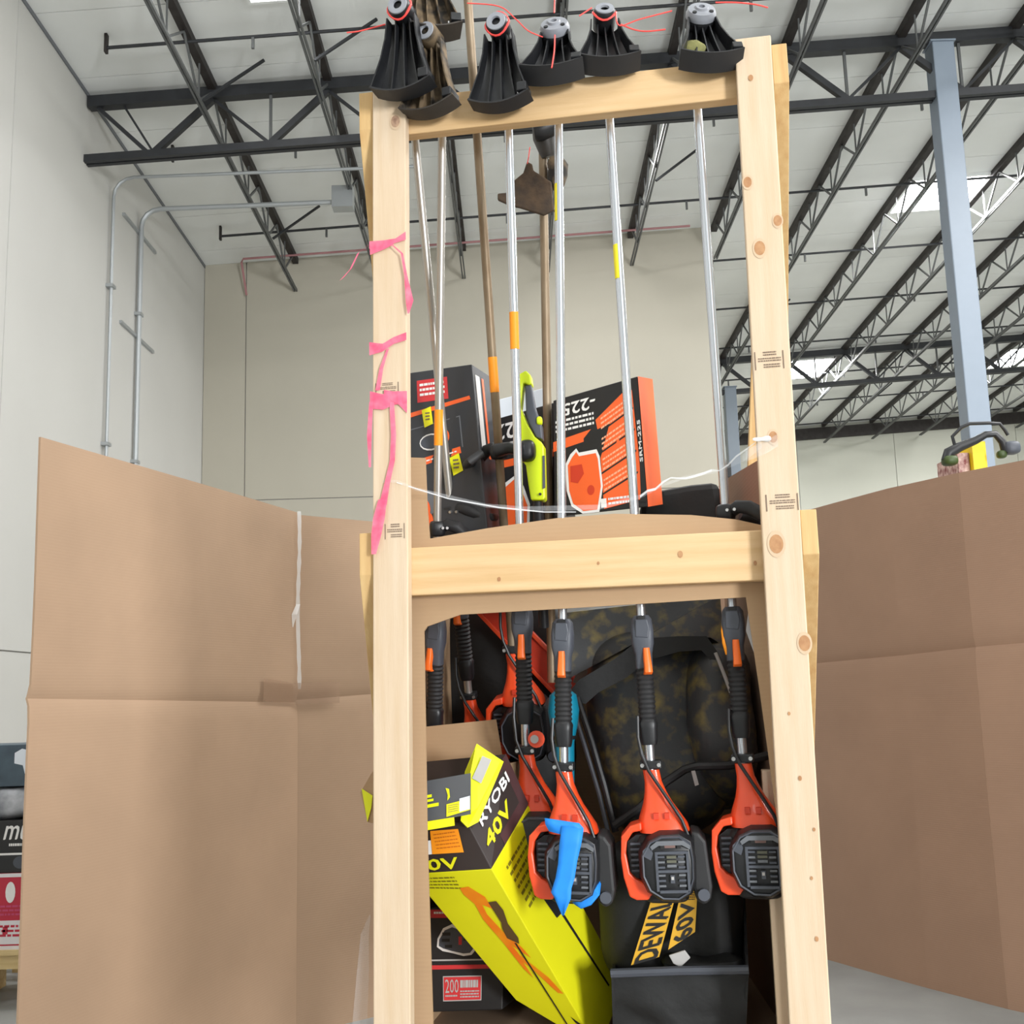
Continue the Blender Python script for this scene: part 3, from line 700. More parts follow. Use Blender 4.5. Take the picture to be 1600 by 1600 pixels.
        for x in (-.02, .02): E_('clamp_screw', MB().tube([(x, -.026, .012), (x, -.02, .012)], .005, 8), CHROME, under=cl)
    if grip:
        z0 = .06 + grip_at
        G = lambda a: z0 + a
        rings = []
        for i in range(25):
            z = .05 + .14 * i / 24; rings.append(superring(0, 0, G(z), .0195 + (.003 if i % 2 else 0), .021 + (.003 if i % 2 else 0), .8, 16))
        gp = P_('rear_grip', MB().loft(rings), BLK_M, smooth=True)
        P_('grip_collar', MB().loft([superring(0, 0, G(.0), .019, .02, .6), superring(0, 0, G(.012), .0215, .023, .6), superring(0, 0, G(.04), .0225, .024, .6), superring(0, 0, G(.052), .024, .025, .6), superring(0, 0, G(.06), .02, .021, .6)]), BLK, under=gp, smooth=True)
        P_('throttle_housing', MB().loft([superring(0, 0, G(.185), .021, .022, .55), superring(0, -.001, G(.22), .0215, .025, .5), superring(0, -.002, G(.245), .027, .03, .45), superring(0, -.002, G(.275), .028, .03, .45), superring(0, 0, G(.305), .025, .024, .45), superring(0, 0, G(.315), .018, .018, .6)]), GRY_P, smooth=True)
        P_('top_plate', MB().prism([(-.017, G(.262)), (.014, G(.258)), (.019, G(.282)), (.015, G(.305)), (-.015, G(.305))], -.034, -.02), GRY_P, bevel=.003)
        P_('switch', MB().box((-.008, -.028, G(.3)), (.01, -.018, G(.313))), BLK)
        if trig is not None:
            M2 = Matrix.Rotation(radians(trig), 4, 'Z')
            mb = MB().loft([superring(0, -.026, G(.17), .010, .010, .6, 12), superring(0, -.034, G(.176), .0105, .01, .6, 12), superring(0, -.034, G(.19), .0095, .009, .6, 12), superring(0, -.029, G(.21), .009, .009, .6, 12), superring(0, -.026, G(.235), .008, .008, .6, 12)])
            mb.n0 = 0; mb.xf(M2); P_('throttle_trigger', mb, TRIG, smooth=True)
    if cable and engine:
        k = grip_at
        P_('throttle_cable', MB().tube([(-.024, -.018, .13 + k), (-.026, -.024, .08 + k), (-.02, -.03, .04), (-.005, -.034, .0), (.02, -.042, -.04), (.048, -.048, -.085), (.066, -.052, -.115), (.078, -.05, -.15)], .0042, 8), BLK, smooth=True)
    if handle:
        py_, ang, sz = handle; hz = along(top, neck, py_)
        M2 = Matrix.Rotation(radians(ang), 4, 'Z')
        mb = MB().sell((0, 0, hz), (.022, .024, .022), .5, .5, 14, 8); mb.n0 = 0; mb.xf(M2); ch = P_('handle_clamp', mb, BLK, smooth=True)
        pth = [(.01, 0, hz), (.045 * sz, -.01, hz + .012), (.085 * sz, -.02, hz + .006), (.12 * sz, -.015, hz - .012), (.135 * sz, .02, hz - .022), (.13 * sz, .07, hz - .03), (.08 * sz, .1, hz - .02), (.02, .07, hz)]
        mb = MB().tube(pth, [.014, .017, .018, .018, .014, .012, .012, .012], 10); mb.n0 = 0; mb.xf(M2); P_('loop_handle', mb, BLK_M, smooth=True)
        mb = MB()
        for x in (.012, .04 * sz): mb.tube([(x, -.022, hz + .004), (x, -.032, hz + .004)], .004, 8)
        mb.n0 = 0; mb.xf(M2); P_('bolt', mb, CHROME, under=ch)
    for (pa, pb, m, *arc) in stickers:
        za, zb = along(top, neck, pb), along(top, neck, pa); n = 10; rr = r + .0008; a0_, a1_ = arc if arc else (-.98, -.02)
        ringf = lambda z: [(rr * cos(a), rr * sin(a), z) for a in [pi * (a0_ + (a1_ - a0_) * i / n) for i in range(n + 1)]]
        P_('sticker', MB().loft([ringf(za), ringf(zb)], cap=False, closed=False), m)
    if head:
        hp, tilt, yaw, sc_, kind = head
        n_ = Vector((0, -cos(radians(tilt)), sin(radians(tilt)))); e_ = Vector((0, -sin(radians(tilt)), -cos(radians(tilt))))
        H = Matrix.Translation(hp) @ Matrix.Rotation(radians(yaw), 4, 'Z') @ Matrix((Vector((1, 0, 0)), e_, n_)).transposed().to_4x4() @ Matrix.Scale(sc_, 4)
        # head frame: x right, y towards the guard rim, z out of the spool face
        def H_(name, mb, m, **k):
            mb.n0 = 0; mb.xf(H); return T.part(name, mb, m, **k)
        gm = MUD if dirty else BLK
        circ = lambda rr, z, n=24, cy=0: [(rr * cos(2 * pi * i / n), cy + rr * sin(2 * pi * i / n), z) for i in range(n)]
        if kind == 'cup':
            sp = H_('spool', MB().loft([circ(.022, -.02), circ(.036, -.012), circ(.04, .0), circ(.041, .02), circ(.036, .032), circ(.018, .034), circ(.016, .04), circ(.0085, .04), circ(.008, .02)], cap=True), SPOOL if not dirty else MUD, smooth=True)
            H_('skirt', MB().loft([circ(.0415, -.016), circ(.0425, .004), circ(.0415, .01)], cap=False), BLK, under=sp)
            for a in (.6, 2.4): H_('eyelet', MB().tube([(.029 * cos(a), .029 * sin(a), .028), (.029 * cos(a), .029 * sin(a), .0355)], .006, 10), BLK, under=sp)
        else:
            sp = H_('spool', MB().loft([circ(.024, -.03), circ(.03, -.02), circ(.031, .03), circ(.027, .038), circ(.017, .039), circ(.016, .03)], cap=True), BLK if not dirty else MUD, smooth=True)
            H_('spool_face', MB().loft([circ(.0265, .0382), circ(.0255, .041), circ(.013, .0415), circ(.011, .036)], cap=False), SPOOL, under=sp, smooth=True)
            if not dirty: H_('line_coil', MB().tube([(.0315 * cos(a * .35), .0315 * sin(a * .35), .026 + .004 * sin(a)) for a in range(19)], .0035, 6), LINE, under=sp, smooth=True)
        H_('gearcase', MB().loft([superring(0, .0, -.055, .018, .02, .7), superring(0, 0, -.04, .024, .026, .7), superring(0, 0, -.02, .022, .022, .7)]), BLK, smooth=True)
        mb = MB(); mb.n0 = 0; gp_ = H @ Vector((0, 0, -.04))
        T.part('neck_tube', MB().tube([gp_, top + (neck - top).normalized() * .02], .016, 10), BLK, smooth=True)
        # guard
        R0, W0, W1 = .02, .038, .08
        nx, ny = 12, 8; rows0 = []; rows1 = []
        def gpnt(u, v, dz=0):
            yv = R0 + (.208 - R0) * v; wv = W0 + (W1 - W0) * (v ** 1.7)
            x = wv * u; y = yv + .022 * (1 - u * u) * v; z = -.028 + .012 * v + .02 * (u * u) * (1 - v) + dz
            return (x, y, z)
        gA = [[gpnt(-1 + 2 * i / nx, j / ny) for i in range(nx + 1)] for j in range(ny + 1)]
        gB = [[gpnt(-1 + 2 * i / nx, j / ny, -.004) for i in range(nx + 1)] for j in range(ny + 1)]
        gd = H_('guard', MB().loft([a + b[::-1] for a, b in zip(gA, gB)]), gm, smooth=True)
        rim = lambda j: [gpnt(-1 + 2 * i / nx, 1) for i in range(nx + 1)]
        rf = rim(0); rr_ = [(x * 1.04, y + .004, z) for x, y, z in rf]
        sec = [[(x, y, z - .006), (x, y, z + .052), (x * 1.04, y + .004, z + .052), (x * 1.04, y + .004, z - .006)] for (x, y, z) in rf]
        H_('guard_rim', MB().loft(sec), BLK_M if not dirty else mat('dusty_black_plastic', srgb(62, 56, 50), .7, noise_amt=.3, nscale=20), under=gd, smooth=True)
        for u in (-.98, -.5, .0, .5, .98):
            p0 = [Vector(gpnt(u, v)) for v in (0, .3, .6, 1)]; mb = MB()
            hh = (.03, .026, .02, .012) if abs(u) < .9 else (.03, .034, .04, .05)
            mb.loft([[p + Vector((-.0018, 0, -.003)), p + Vector((.0018, 0, -.003)), p + Vector((.0018, 0, h)), p + Vector((-.0018, 0, h))] for p, h in zip(p0, hh)])
            H_('guard_rib', mb, gm, under=gd)
        p = Vector(gpnt(.86, .93)); H_('line_cutter', MB().box((p.x - .012, p.y - .012, p.z), (p.x + .014, p.y + .012, p.z + .056)), BLK, under=gd, bevel=.002)
        H_('cutter_blade', MB().box((p.x - .016, p.y - .008, p.z + .002), (p.x - .0125, p.y + .006, p.z + .03)), CHROME, under=gd)
    return T
def line_of(T, pts, r=.0019):
    def sm(P_):
        out = []
        for i in range(len(P_) - 1):
            p0 = P_[max(i - 1, 0)]; p1 = P_[i]; p2 = P_[i + 1]; p3 = P_[min(i + 2, len(P_) - 1)]
            for k in range(5):
                t = k / 5; out.append(.5 * ((2 * p1) + (p2 - p0) * t + (2 * p0 - 5 * p1 + 4 * p2 - p3) * t * t + (3 * p1 - p0 - 3 * p2 + p3) * t ** 3))
        return out + [P_[-1]]
    T.part('trimmer_line', MB().tube(sm([pt(*p) for p in pts]), r, 6), LINE, smooth=True)

# front row
tC = trimmer('orange trimmer with blue tape across its motor cover, third motor from the right post', pt(872, 100, .10), pt(881, 1205, .17), head=(pt(868, 54, .09), 32, 0, .98, 'cup'), trig=0, stickers=[(288, 346, STICK_Y, -.98, -.62)])
line_of(tC, [(868, -30, .02), (866, 20, -.0)]); line_of(tC, [(867, 55, -.0), (866, 80, -.04), (862, 106, -.07)]); line_of(tC, [(848, 58, 0), (825, 48, 0), (806, 30, 0), (780, 10, .0), (730, 5, 0)], .0016)
tD = trimmer('orange trimmer hanging in the middle of the rack, directly right of the blue-taped motor', pt(947, 100, .10), pt(1017, 1202, .17), head=(pt(944, 34, .09), 28, 8, .96, 'can'), trig=16, stickers=[(383, 436, STICK_Y, -.98, -.5)], twist=2)
line_of(tD, [(905, 25, .0), (925, 12, 0)]); line_of(tD, [(962, 20, 0), (968, 40, 0), (1000, 30, 0), (1050, 17, .0)]); line_of(tD, [(970, 38, 0), (990, 46, 0), (1010, 49, 0), (1040, 46, 0)])
tE = trimmer('orange trimmer hanging closest to the right post, with grass-caked guard', pt(1085, 100, .10), pt(1161, 1192, .16), head=(pt(1094, 32, .09), 30, 10, .96, 'cup'), trig=10, twist=-6, handle=(802, -10, .75))
line_of(tE, [(1118, 4, 0), (1150, 4, 0), (1180, 7, 0), (1200, 12, 0)])
tE.part('dried_grass', MB().sell(pt(1085, 78, .03), (.03, .012, .018), .7, .7, 14, 8, .012, 40, 2), mat('dry_grass', srgb(136, 134, 84), .9, noise_amt=.4, nscale=60), smooth=True)
tE.part('lockout_lever', MB().tube([pt(1131, 965, .14), pt(1129, 985, .13), pt(1131, 1005, .13), pt(1136, 1022, .14)], .004, 8), STICK_O, smooth=True)
tB = trimmer('trimmer with a coil of red line on its spool, hanging left of the blue-taped one', pt(792, 100, .10), pt(822, 1178, .32), head=(pt(781, 46, -.01), 2, -6, .97, 'can'), trig=0, lod=False, grip_at=.02, stickers=[(488, 546, STICK_O)], engine_scale=1.0)
tA = trimmer('trimmer right beside the left post with a low orange sticker and muddy guard', pt(692, 130, .12), pt(679, 1172, .5), head=(pt(674, 60, -.005), 3, -14, .95, 'can'), trig=-22, engine=False, dirty=True, tube=STEELT2, stickers=[(640, 696, STICK_O)], handle=(826, 20, .6))
ck = tB.part('fuel_cap', MB().tube([pt(838, 1155, .30), pt(838, 1155, .285)], .022, 16), ORG, smooth=True)
tB.part('cap_centre', MB().tube([pt(835, 1155, .29), pt(835, 1155, .278)], .011, 12), GRY_PR, under=ck, smooth=True)
# back row
tF = trimmer('leftmost trimmer with clean black guard resting on the left post, its grip set far back', pt(640, 130, .12), pt(733, 1092, .62), head=(pt(630, 20, -.055), 0, -8, 1.0, 'can'), trig=-10, tube=STEELT2, lod=False, handle=(800, -15, .8), engine_scale=.9)
line_of(tF, [(602, 38, 0), (580, 44, 0), (560, 49, 0), (542, 51, 0)])
tG = trimmer('muddy trimmer reaching highest above the top beam, black handle on its tan tube', pt(727, -60, .13), pt(801, 1020, .55), head=(pt(664, -50, .05), 14, 20, 1.05, 'can'), trig=None, tube=MUD_TUBE, dirty=True, lod=False, grip=False, handle=(706, 165, .55), stickers=[(558, 613, STICK_O)], r=.0125)
tG.part('handle_stub', MB().tube([pt(775, 704, .36), pt(795, 700, .35), pt(814, 704, .36)], [.02, .017, .012], 10), BLK, smooth=True)
tH = trimmer('mud-covered trimmer hung lower behind the others, with a broken brown shield', pt(848, 225, .5), pt(862, 1050, .6), head=None, engine=False, grip=False, tube=MUD_TUBE, r=.013)
tH.part('head', MB().tube([pt(846, 188, .46), pt(850, 215, .48), pt(858, 245, .5)], [.03, .034, .024], 14), mat('muddy_black', srgb(56, 52, 48), .5, noise_amt=.4, nscale=30), smooth=True)
tH.part('spool_cap', MB().tube([pt(836, 205, .44), pt(842, 204, .44), pt(868, 192, .46)], [.03, .033, .033], 14), BLK, smooth=True)
tH.part('gearcase', MB().sell(pt(872, 272, .5), (.028, .03, .05), .6, .6, 14, 10, .01, 20, 3), MUD, smooth=True)
P5 = lambda a: [(pt(x, y, .45).x, pt(x, y, .45).z) for x, y in a]
tH.part('shield', MB().prism(P5([(824, 254), (832, 258), (834, 268), (862, 286), (866, 330), (850, 338), (812, 326), (800, 324), (778, 314), (778, 304), (798, 302), (796, 290), (818, 272)]), .44, .452), mat('brown_mud', srgb(84, 66, 48), .85, nscale=25, col2=srgb(54, 44, 36), bump=.5), bevel=.004)
tH.part('trimmer_line', MB().tube([pt(828, 230, .42), pt(826, 245, .42), pt(824, 256, .43)], .0015, 6), LINE)

# blue tape on the motor cover
T = Thing('masking_tape', 'blue masking tape stuck over the motor cover of the hanging trimmer', 'tape', pt(890, 1330, .07), RK)
def poly_tape(pts, y): 
    mb = MB(); V = [pt(a, b, y + dy) for a, b, dy in pts]; mb.add(V, [tuple(range(len(V)))]); return mb
def strip_tape(name, L_, R_, y, wob=.004, seed=0):
    n = len(L_); mb = MB(); rr = random.Random(seed); rows = []
    for (l, r_) in zip(L_, R_):
        rows.append([pt(l[0] + (r_[0] - l[0]) * k / 4, l[1] + (r_[1] - l[1]) * k / 4, y + l[2] + (r_[2] - l[2]) * k / 4 + rr.uniform(-wob, wob) * .5) for k in range(5)])
    mb.loft(rows, cap=False, closed=False); o = T.part(name, mb, TAPE_B, smooth=True)
    s = o.modifiers.new('t', 'SOLIDIFY'); s.thickness = .0006
strip_tape('strip', [(851, 1278, 0), (852, 1288, 0), (858, 1299, 0)], [(905, 1286, 0), (912, 1294, 0), (908, 1312, 0)], .072, .003, 1)
strip_tape('strip', [(878, 1290, 0), (874, 1320, 0), (872, 1350, 0), (868, 1372, 0), (861, 1394, 0), (866, 1402, 0), (878, 1430, 0)], [(912, 1296, 0), (908, 1320, 0), (902, 1345, 0), (898, 1372, 0), (893, 1388, 0), (892, 1404, 0), (881, 1431, 0)], .066, .005, 2)
strip_tape('strip', [(890, 1402, .01), (905, 1404, .0), (918, 1402, .0), (926, 1390, .0), (931, 1370, .01)], [(896, 1412, .01), (908, 1420, .0), (924, 1414, .0), (937, 1398, .0), (940, 1372, .03)], .10, .002, 3)

# ================================================================== GOODS IN THE UPPER OPENING
def hex_from(fr, back):
    """front quad TL,TR,BR,BL (rack points) and a depth vector"""
    b = Vector(back); c = [fr[3], fr[2], fr[2] + b, fr[3] + b, fr[0], fr[1], fr[1] + b, fr[0] + b]
    return MB().hexa(c)
def carton(label, fr, back, m, group=None):
    T = Thing('carton', label, 'carton', (fr[3] + fr[2]) / 2 + Vector(back) / 2, RK, group)
    T.part('carton_body', hex_from(fr, back), m, bevel=.003)
    b = Vector(back)
    right = [fr[1], fr[1] + b, fr[2] + b, fr[2]]; top = [fr[0] + b, fr[1] + b, fr[1], fr[0]]
    return T, fr, right, top

# left tall charcoal box
fr = [pt(630, 584, .5), pt(737, 569, .44), pt(765, 862, .40), pt(636, 880, .46)]
T, q, qr, qt = carton('tall charcoal carton with red label and yellow price tags behind the left post', fr, (.02, .22, .02), CARBON)
decal(T, 'print', q, [rect(.2, .05, .64, .17)], RED_C); decal(T, 'print', q, print_lines(.24, .07, .6, .15, 3, 2), WHITE_P, lift=.002)
decal(T, 'print', q, [[(0, .225), (.93, .17), (.94, .19), (0, .25)]], ORG_C)
decal(T, 'print', q, [[(.05, .31), (.78, .27), (.78, .275), (.05, .315)], [(.05, .31), (.065, .31), (.07, .47), (.055, .47)], [(.765, .27), (.78, .27), (.79, .44), (.775, .44)]], GRY_L)
decal(T, 'print', q, [[(.1, .48), (.75, .435), (.76, .47), (.1, .52)]], ORG_C); decal(T, 'print', q, print_lines(.2, .49, .7, .505, 1, 4, slant=-.07), WHITE_P, lift=.002)
decal(T, 'picture', q, [ellipse(.37, .39, .16, .045)], WHITE_P, lift=.0015); decal(T, 'picture', q, [ellipse(.37, .39, .145, .037)], GRY_P, lift=.002); decal(T, 'picture', q, [ellipse(.55, .37, .07, .04)], ORG_C, lift=.0023)
decal(T, 'picture', q, [ellipse(.25, .71, .16, .07)], GRY_L, lift=.0015); decal(T, 'picture', q, [ellipse(.22, .74, .1, .06), ellipse(.3, .8, .05, .04)], ORG_C, lift=.002)
decal(T, 'price_tag', q, [[(.26, .215), (.39, .2), (.41, .295), (.29, .31)]], TAG, lift=.003); decal(T, 'print', q, print_lines(.31, .23, .38, .28, 3, 8), INK, lift=.004)
decal(T, 'price_tag', q, [[(.6, .49), (.73, .47), (.77, .565), (.64, .585)]], TAG, lift=.003); decal(T, 'print', q, print_lines(.65, .5, .73, .56, 3, 9), INK, lift=.004)
decal(T, 'print', qr, [rect(.1, .05, .3, .5)], WHITE_P, toward=Vector((1, -.3, 0))); decal(T, 'print', qr, [rect(.4, .05, .5, .5)], ORG_C, toward=Vector((1, -.3, 0)))

def trimmer_carton(label, fr, back, mirror=False):
    T, q, qr, qt = carton(label, fr, back, CARBON2)
    return T, q, qr
# pale box behind
fr = [pt(748, 632, .86), pt(850, 606, .86), pt(853, 720, .86), pt(748, 720, .86)]
T, *_ = carton('pale blue-white carton peeking out behind the black carton', fr, (.0, .12, .01), PALE)
# centre black carton
fr = [pt(752, 661, .66), pt(866, 629, .60), pt(880, 830, .56), pt(752, 850, .62)]
T, q, qr = trimmer_carton('black carton with upside-down white numbers half hidden behind the lime handle', fr, (.02, .18, .02))
lettering(T, q, '-225', .06, .06, .55, .19, WHITE_P, rot=180, bold=.002)
decal(T, 'print', q, print_lines(.05, .22, .6, .34, 3, 21), GRY_PR); decal(T, 'print', q, [[(.02, .36), (.98, .36), (.98, .42), (.02, .42)]], ORG_C)
decal(T, 'picture', q, [[(.2, .7), (.3, .55), (.45, .5), (.55, .6), (.62, .75), (.6, .95), (.3, .95)]], WHITE_P, lift=.0015); decal(T, 'picture', q, [[(.23, .71), (.32, .58), (.44, .53), (.52, .62), (.59, .76), (.57, .93), (.31, .93)]], ORG_C, lift=.002)
decal(T, 'price_tag', q, [rect(.14, .55, .22, .72)], TAG, lift=.002)
# orange and black carton
ftop = [pt(864, 626, .50), pt(996, 588, .40), pt(1012, 792, .36), pt(866, 808, .46)]
T, q, qr = trimmer_carton('black and orange carton with an orange end panel, right of the lime handle', ftop, pt(1035, 788, .5) - ftop[2])
decal(T, 'side_print', qr, [rect(.0, .0, 1, 1)], ORG_C, toward=Vector((1, -.4, 0)))
decal(T, 'print', q, [[(0, .365), (.52, .32), (.52, .4), (0, .45)]], ORG_C)
decal(T, 'print', q, [[(.5, .26), (.9, .06), (.93, .1), (.96, .8), (.93, .94), (.55, .98), (.53, .4)]], ORG_C, lift=.0015)
lettering(T, q, '-225', .12, .06, .5, .16, WHITE_P, rot=180, bold=.002)
decal(T, 'print', q, print_lines(.03, .19, .48, .31, 3, 31), WHITE_P)
for i in range(4):
    v = .37 + .165 * i
    decal(T, 'print', q, [[(.52, v), (.93, v - .14), (.93, v - .125), (.52, v + .015)]], CARBON2, lift=.002)
    decal(T, 'print', q, print_lines(.56, v - .115, .82, v - .0, 3, 40 + i, .4, -.33), mat('pale_orange_print', srgb(255, 178, 140), .5), lift=.0024)
decal(T, 'print', q, [[(.935, .03), (1, .02), (1, .96), (.94, .96), (.965, .5)]], CARBON2, lift=.0022)
lettering(T, q, 'SRM-225', .962, .34, .992, .66, WHITE_P, rot=270, lift=.0035, bold=.001)
decal(T, 'picture', q, [[(.86, .1), (.88, .1), (.89, .24), (.9, .72), (.91, .94), (.89, .94), (.88, .72), (.87, .24)]], GRY_L, lift=.003)
decal(T, 'picture', q, [[(.14, .58), (.2, .5), (.27, .46), (.3, .5), (.5, .5), (.53, .56), (.55, .8), (.5, 1), (.32, 1), (.2, .93), (.15, .8)]], WHITE_P, lift=.003)
decal(T, 'picture', q, [[(.17, .59), (.22, .53), (.27, .49), (.3, .53), (.49, .53), (.51, .58), (.53, .8), (.48, .98), (.33, .98), (.22, .91), (.18, .8)]], ORG_C, lift=.0036)
decal(T, 'picture', q, [[(.2, .6), (.33, .6), (.35, .68), (.28, .75), (.2, .73)], ellipse(.42, .82, .04, .04)], ORG_D, lift=.0042)
decal(T, 'print', q, print_lines(.6, .9, .84, .97, 2, 55) + [rect(.52, .9, .58, .97)], WHITE_P, lift=.003)
# black bag lump at the right
T = Thing('black_bag', 'black fabric bundle behind the rightmost tube, above the cardboard edge', 'bag', pt(1080, 830, .6), RK)
T.part('fabric', MB().prism([(pt(a, b, .6).x, pt(a, b, .6).z) for a, b in ((1000, 790), (1035, 768), (1080, 760), (1122, 756), (1128, 790), (1130, 850), (1000, 860))], .56, .8), CLOTH_BK, bevel=.02)
# lime handle (saw body)
T = Thing('power_tool', 'lime green pole tool handle with black grip standing between the tubes', 'tool', pt(840, 790, .3), RK)
Q = lambda a, y: [(pt(x, yv, y).x, pt(x, yv, y).z) for x, yv in a]
T.part('body', MB().prism(Q([(808, 592), (824, 583), (831, 590), (833, 604), (829, 606), (822, 602), (820, 604), (816, 640), (826, 665), (838, 686), (848, 694), (852, 700), (854, 780), (852, 784), (832, 784), (828, 760), (824, 730), (818, 722), (808, 718), (810, 690), (812, 668), (806, 640)], .3), .27, .315), LIME, bevel=.004)
T.part('grip', MB().prism(Q([(822, 606), (832, 604), (838, 640), (848, 668), (850, 690), (840, 686), (828, 664), (824, 650)], .3), .275, .31), GRY_P, bevel=.004)
T.part('trigger', MB().sell(pt(843, 658, .28), (.008, .014, .012), .7, .7, 12, 8), LIME, smooth=True)
T.part('motor_knob', MB().sell(pt(824, 705, .27), (.024, .03, .03), .7, .7, 16, 10), BLK, smooth=True)
T.part('label_plate', MB().prism(Q([(848, 712), (851, 712), (852, 762), (848, 764)], .268), .266, .27), GRY_P)
T.part('pole', MB().tube([pt(840, 780, .3), pt(846, 900, .36), pt(850, 980, .4)], .014, 10), BLK, smooth=True)
T.part('screw', MB().tube([pt(844, 772, .268), pt(844, 772, .262)], .004, 8), BLK)
# stretch film strand
T = Thing('stretch_film', 'thin clear stretch film strand strung between the two front posts', 'film', pt(880, 790, -.01), RK)
def film(pts, ws, m=FILM, y=-.006):
    P_ = [pt(a, b, yy) for a, b, yy in pts]; T.part('strand', MB().ribbon(P_, ws, (0, .2, 1)), m)
film([(598, 752, -.004), (620, 752, -.006), (650, 764, .0), (700, 776, .07), (760, 790, .08), (820, 795, .08), (880, 794, .08), (940, 792, .08), (1000, 776, .08), (1035, 758, .08), (1070, 746, .08), (1120, 736, .06), (1160, 716, .0), (1190, 694, -.004)], [.006, .007, .008, .009, .01, .012, .014, .012, .01, .008, .008, .008, .02, .02])
film([(620, 754, -.008), (700, 779, .068), (780, 793, .078), (850, 800, .078), (900, 800, .078)], [.002, .003, .004, .003, .002], FILM2)
rr = random.Random(4)
P0 = [(1000, 778), (1012, 770), (1024, 765), (1036, 756), (1048, 750), (1060, 748), (1072, 744), (1084, 742), (1098, 738), (1112, 737), (1124, 735), (1138, 728), (1150, 716), (1165, 706), (1180, 694)]
film([(a, b + rr.uniform(-4, 4), .074 - .075 * max(0, (a - 1110) / 70)) for a, b in P0], [rr.uniform(.002, .007) for _ in P0], FILM2)
T.part('knot', MB().sell(pt(1190, 686, -.006), (.02, .004, .006), .8, .8, 16, 8, .008, 40, 5), FILM2, smooth=True)
film([(1165, 712, -.002), (1195, 700, -.006), (1215, 688, -.006), (1218, 720, -.006)], [.03, .03, .03, .01])

# ================================================================== GOODS IN THE LOWER OPENING
# black and red box on the deck
fr = [pt(660, 1418, .42), pt(790, 1418, .42), pt(785, 1578, .42), pt(664, 1582, .42)]
T, q, qr, qt = carton('black carton with red stripe and engine picture under the lime carton', fr, (.05, .3, 0), CARBON2)
decal(T, 'print', q, [rect(.1, .02, .4, .1)], RED_C); decal(T, 'print', q, print_lines(.14, .04, .36, .08, 1, 61), WHITE_P, lift=.002)
decal(T, 'picture', q, [[(.18, .3), (.25, .2), (.36, .16), (.5, .2), (.62, .28), (.66, .4), (.6, .46), (.5, .47), (.36, .44), (.24, .42), (.17, .38)]], WHITE_P, lift=.0015)
decal(T, 'picture', q, [[(.2, .31), (.27, .22), (.36, .19), (.5, .23), (.6, .3), (.63, .39), (.58, .44), (.5, .445), (.36, .42), (.25, .395), (.195, .37)]], GRY_P, lift=.002)
decal(T, 'picture', q, [rect(.24, .24, .34, .27), rect(.23, .3, .33, .33), rect(.27, .36, .36, .39), rect(.5, .3, .6, .32)], CARBON2, lift=.0025); decal(T, 'picture', q, [rect(.44, .28, .48, .36)], RED_C, lift=.0027)
decal(T, 'print', q, [rect(.1, .5, 1, .515)], GRY_PR); decal(T, 'print', q, [rect(.1, .555, 1, .595)], RED_C)
decal(T, 'print', q, [rect(.24, .66, .73, .9)], GRY_PR, lift=.0015); decal(T, 'print', q, [rect(.25, .67, .72, .89)], RED_C, lift=.002)
lettering(T, q, '200', .27, .69, .44, .82, GRY_PR, lift=.003); decal(T, 'print', q, print_lines(.46, .7, .7, .78, 1, 62, .9) + print_lines(.46, .8, .7, .88, 3, 63) + print_lines(.27, .84, .43, .87, 1, 64), GRY_PR, lift=.003)

# brown open carton behind
T = Thing('open_carton', 'plain brown carton with raised flap behind the lime carton', 'carton', pt(710, 1300, .6), RK)
T.part('carton_body', MB().hexa([pt(640, 1400, .47), pt(790, 1395, .44), pt(790, 1395, .44) + Vector((.03, .25, 0)), pt(640, 1400, .47) + Vector((0, .25, 0)), pt(640, 1212, .43), pt(787, 1195, .41), pt(787, 1195, .41) + Vector((.03, .25, 0)), pt(640, 1212, .43) + Vector((0, .25, 0))]), CARD3)
a = [pt(640, 1205, .42), pt(786, 1188, .40), pt(775, 1124, .43), pt(640, 1138, .45)]
T.part('flap', MB().add(a + [v + Vector((0, .004, 0)) for v in a], [(0, 1, 2, 3), (7, 6, 5, 4), (0, 4, 5, 1), (1, 5, 6, 2), (2, 6, 7, 3), (3, 7, 4, 0)]), CARD3)

# lime pole tool carton leaning to the right
A_, B_, C_, D_ = pt(642, 1366, .17), pt(768, 1358, .13), pt(935, 1640, .40), pt(806, 1563, .45)
def on_plane(px, py, a, b, c):
    n = (b - a).cross(c - a); d0 = pt(px, py, 0); d1 = pt(px, py, 1); t = n.dot(a - d0) / n.dot(d1 - d0); return d0.lerp(d1, t)
D_ = on_plane(806, 1563, A_, B_, C_)
bk = pt(826, 1258, .28) - B_
T = Thing('carton', 'lime yellow tool carton leaning inside the rack, sprayed with orange paint', 'carton', (C_ + D_) / 2, RK)
T.part('carton_body', MB().hexa([D_, C_, C_ + bk * .9, D_ + bk * .9, A_, B_, B_ + bk, A_ + bk]), LIME_C, bevel=.002)
q = [A_, B_, C_, D_]; qr = [B_, B_ + bk, C_ + bk * .9, C_]
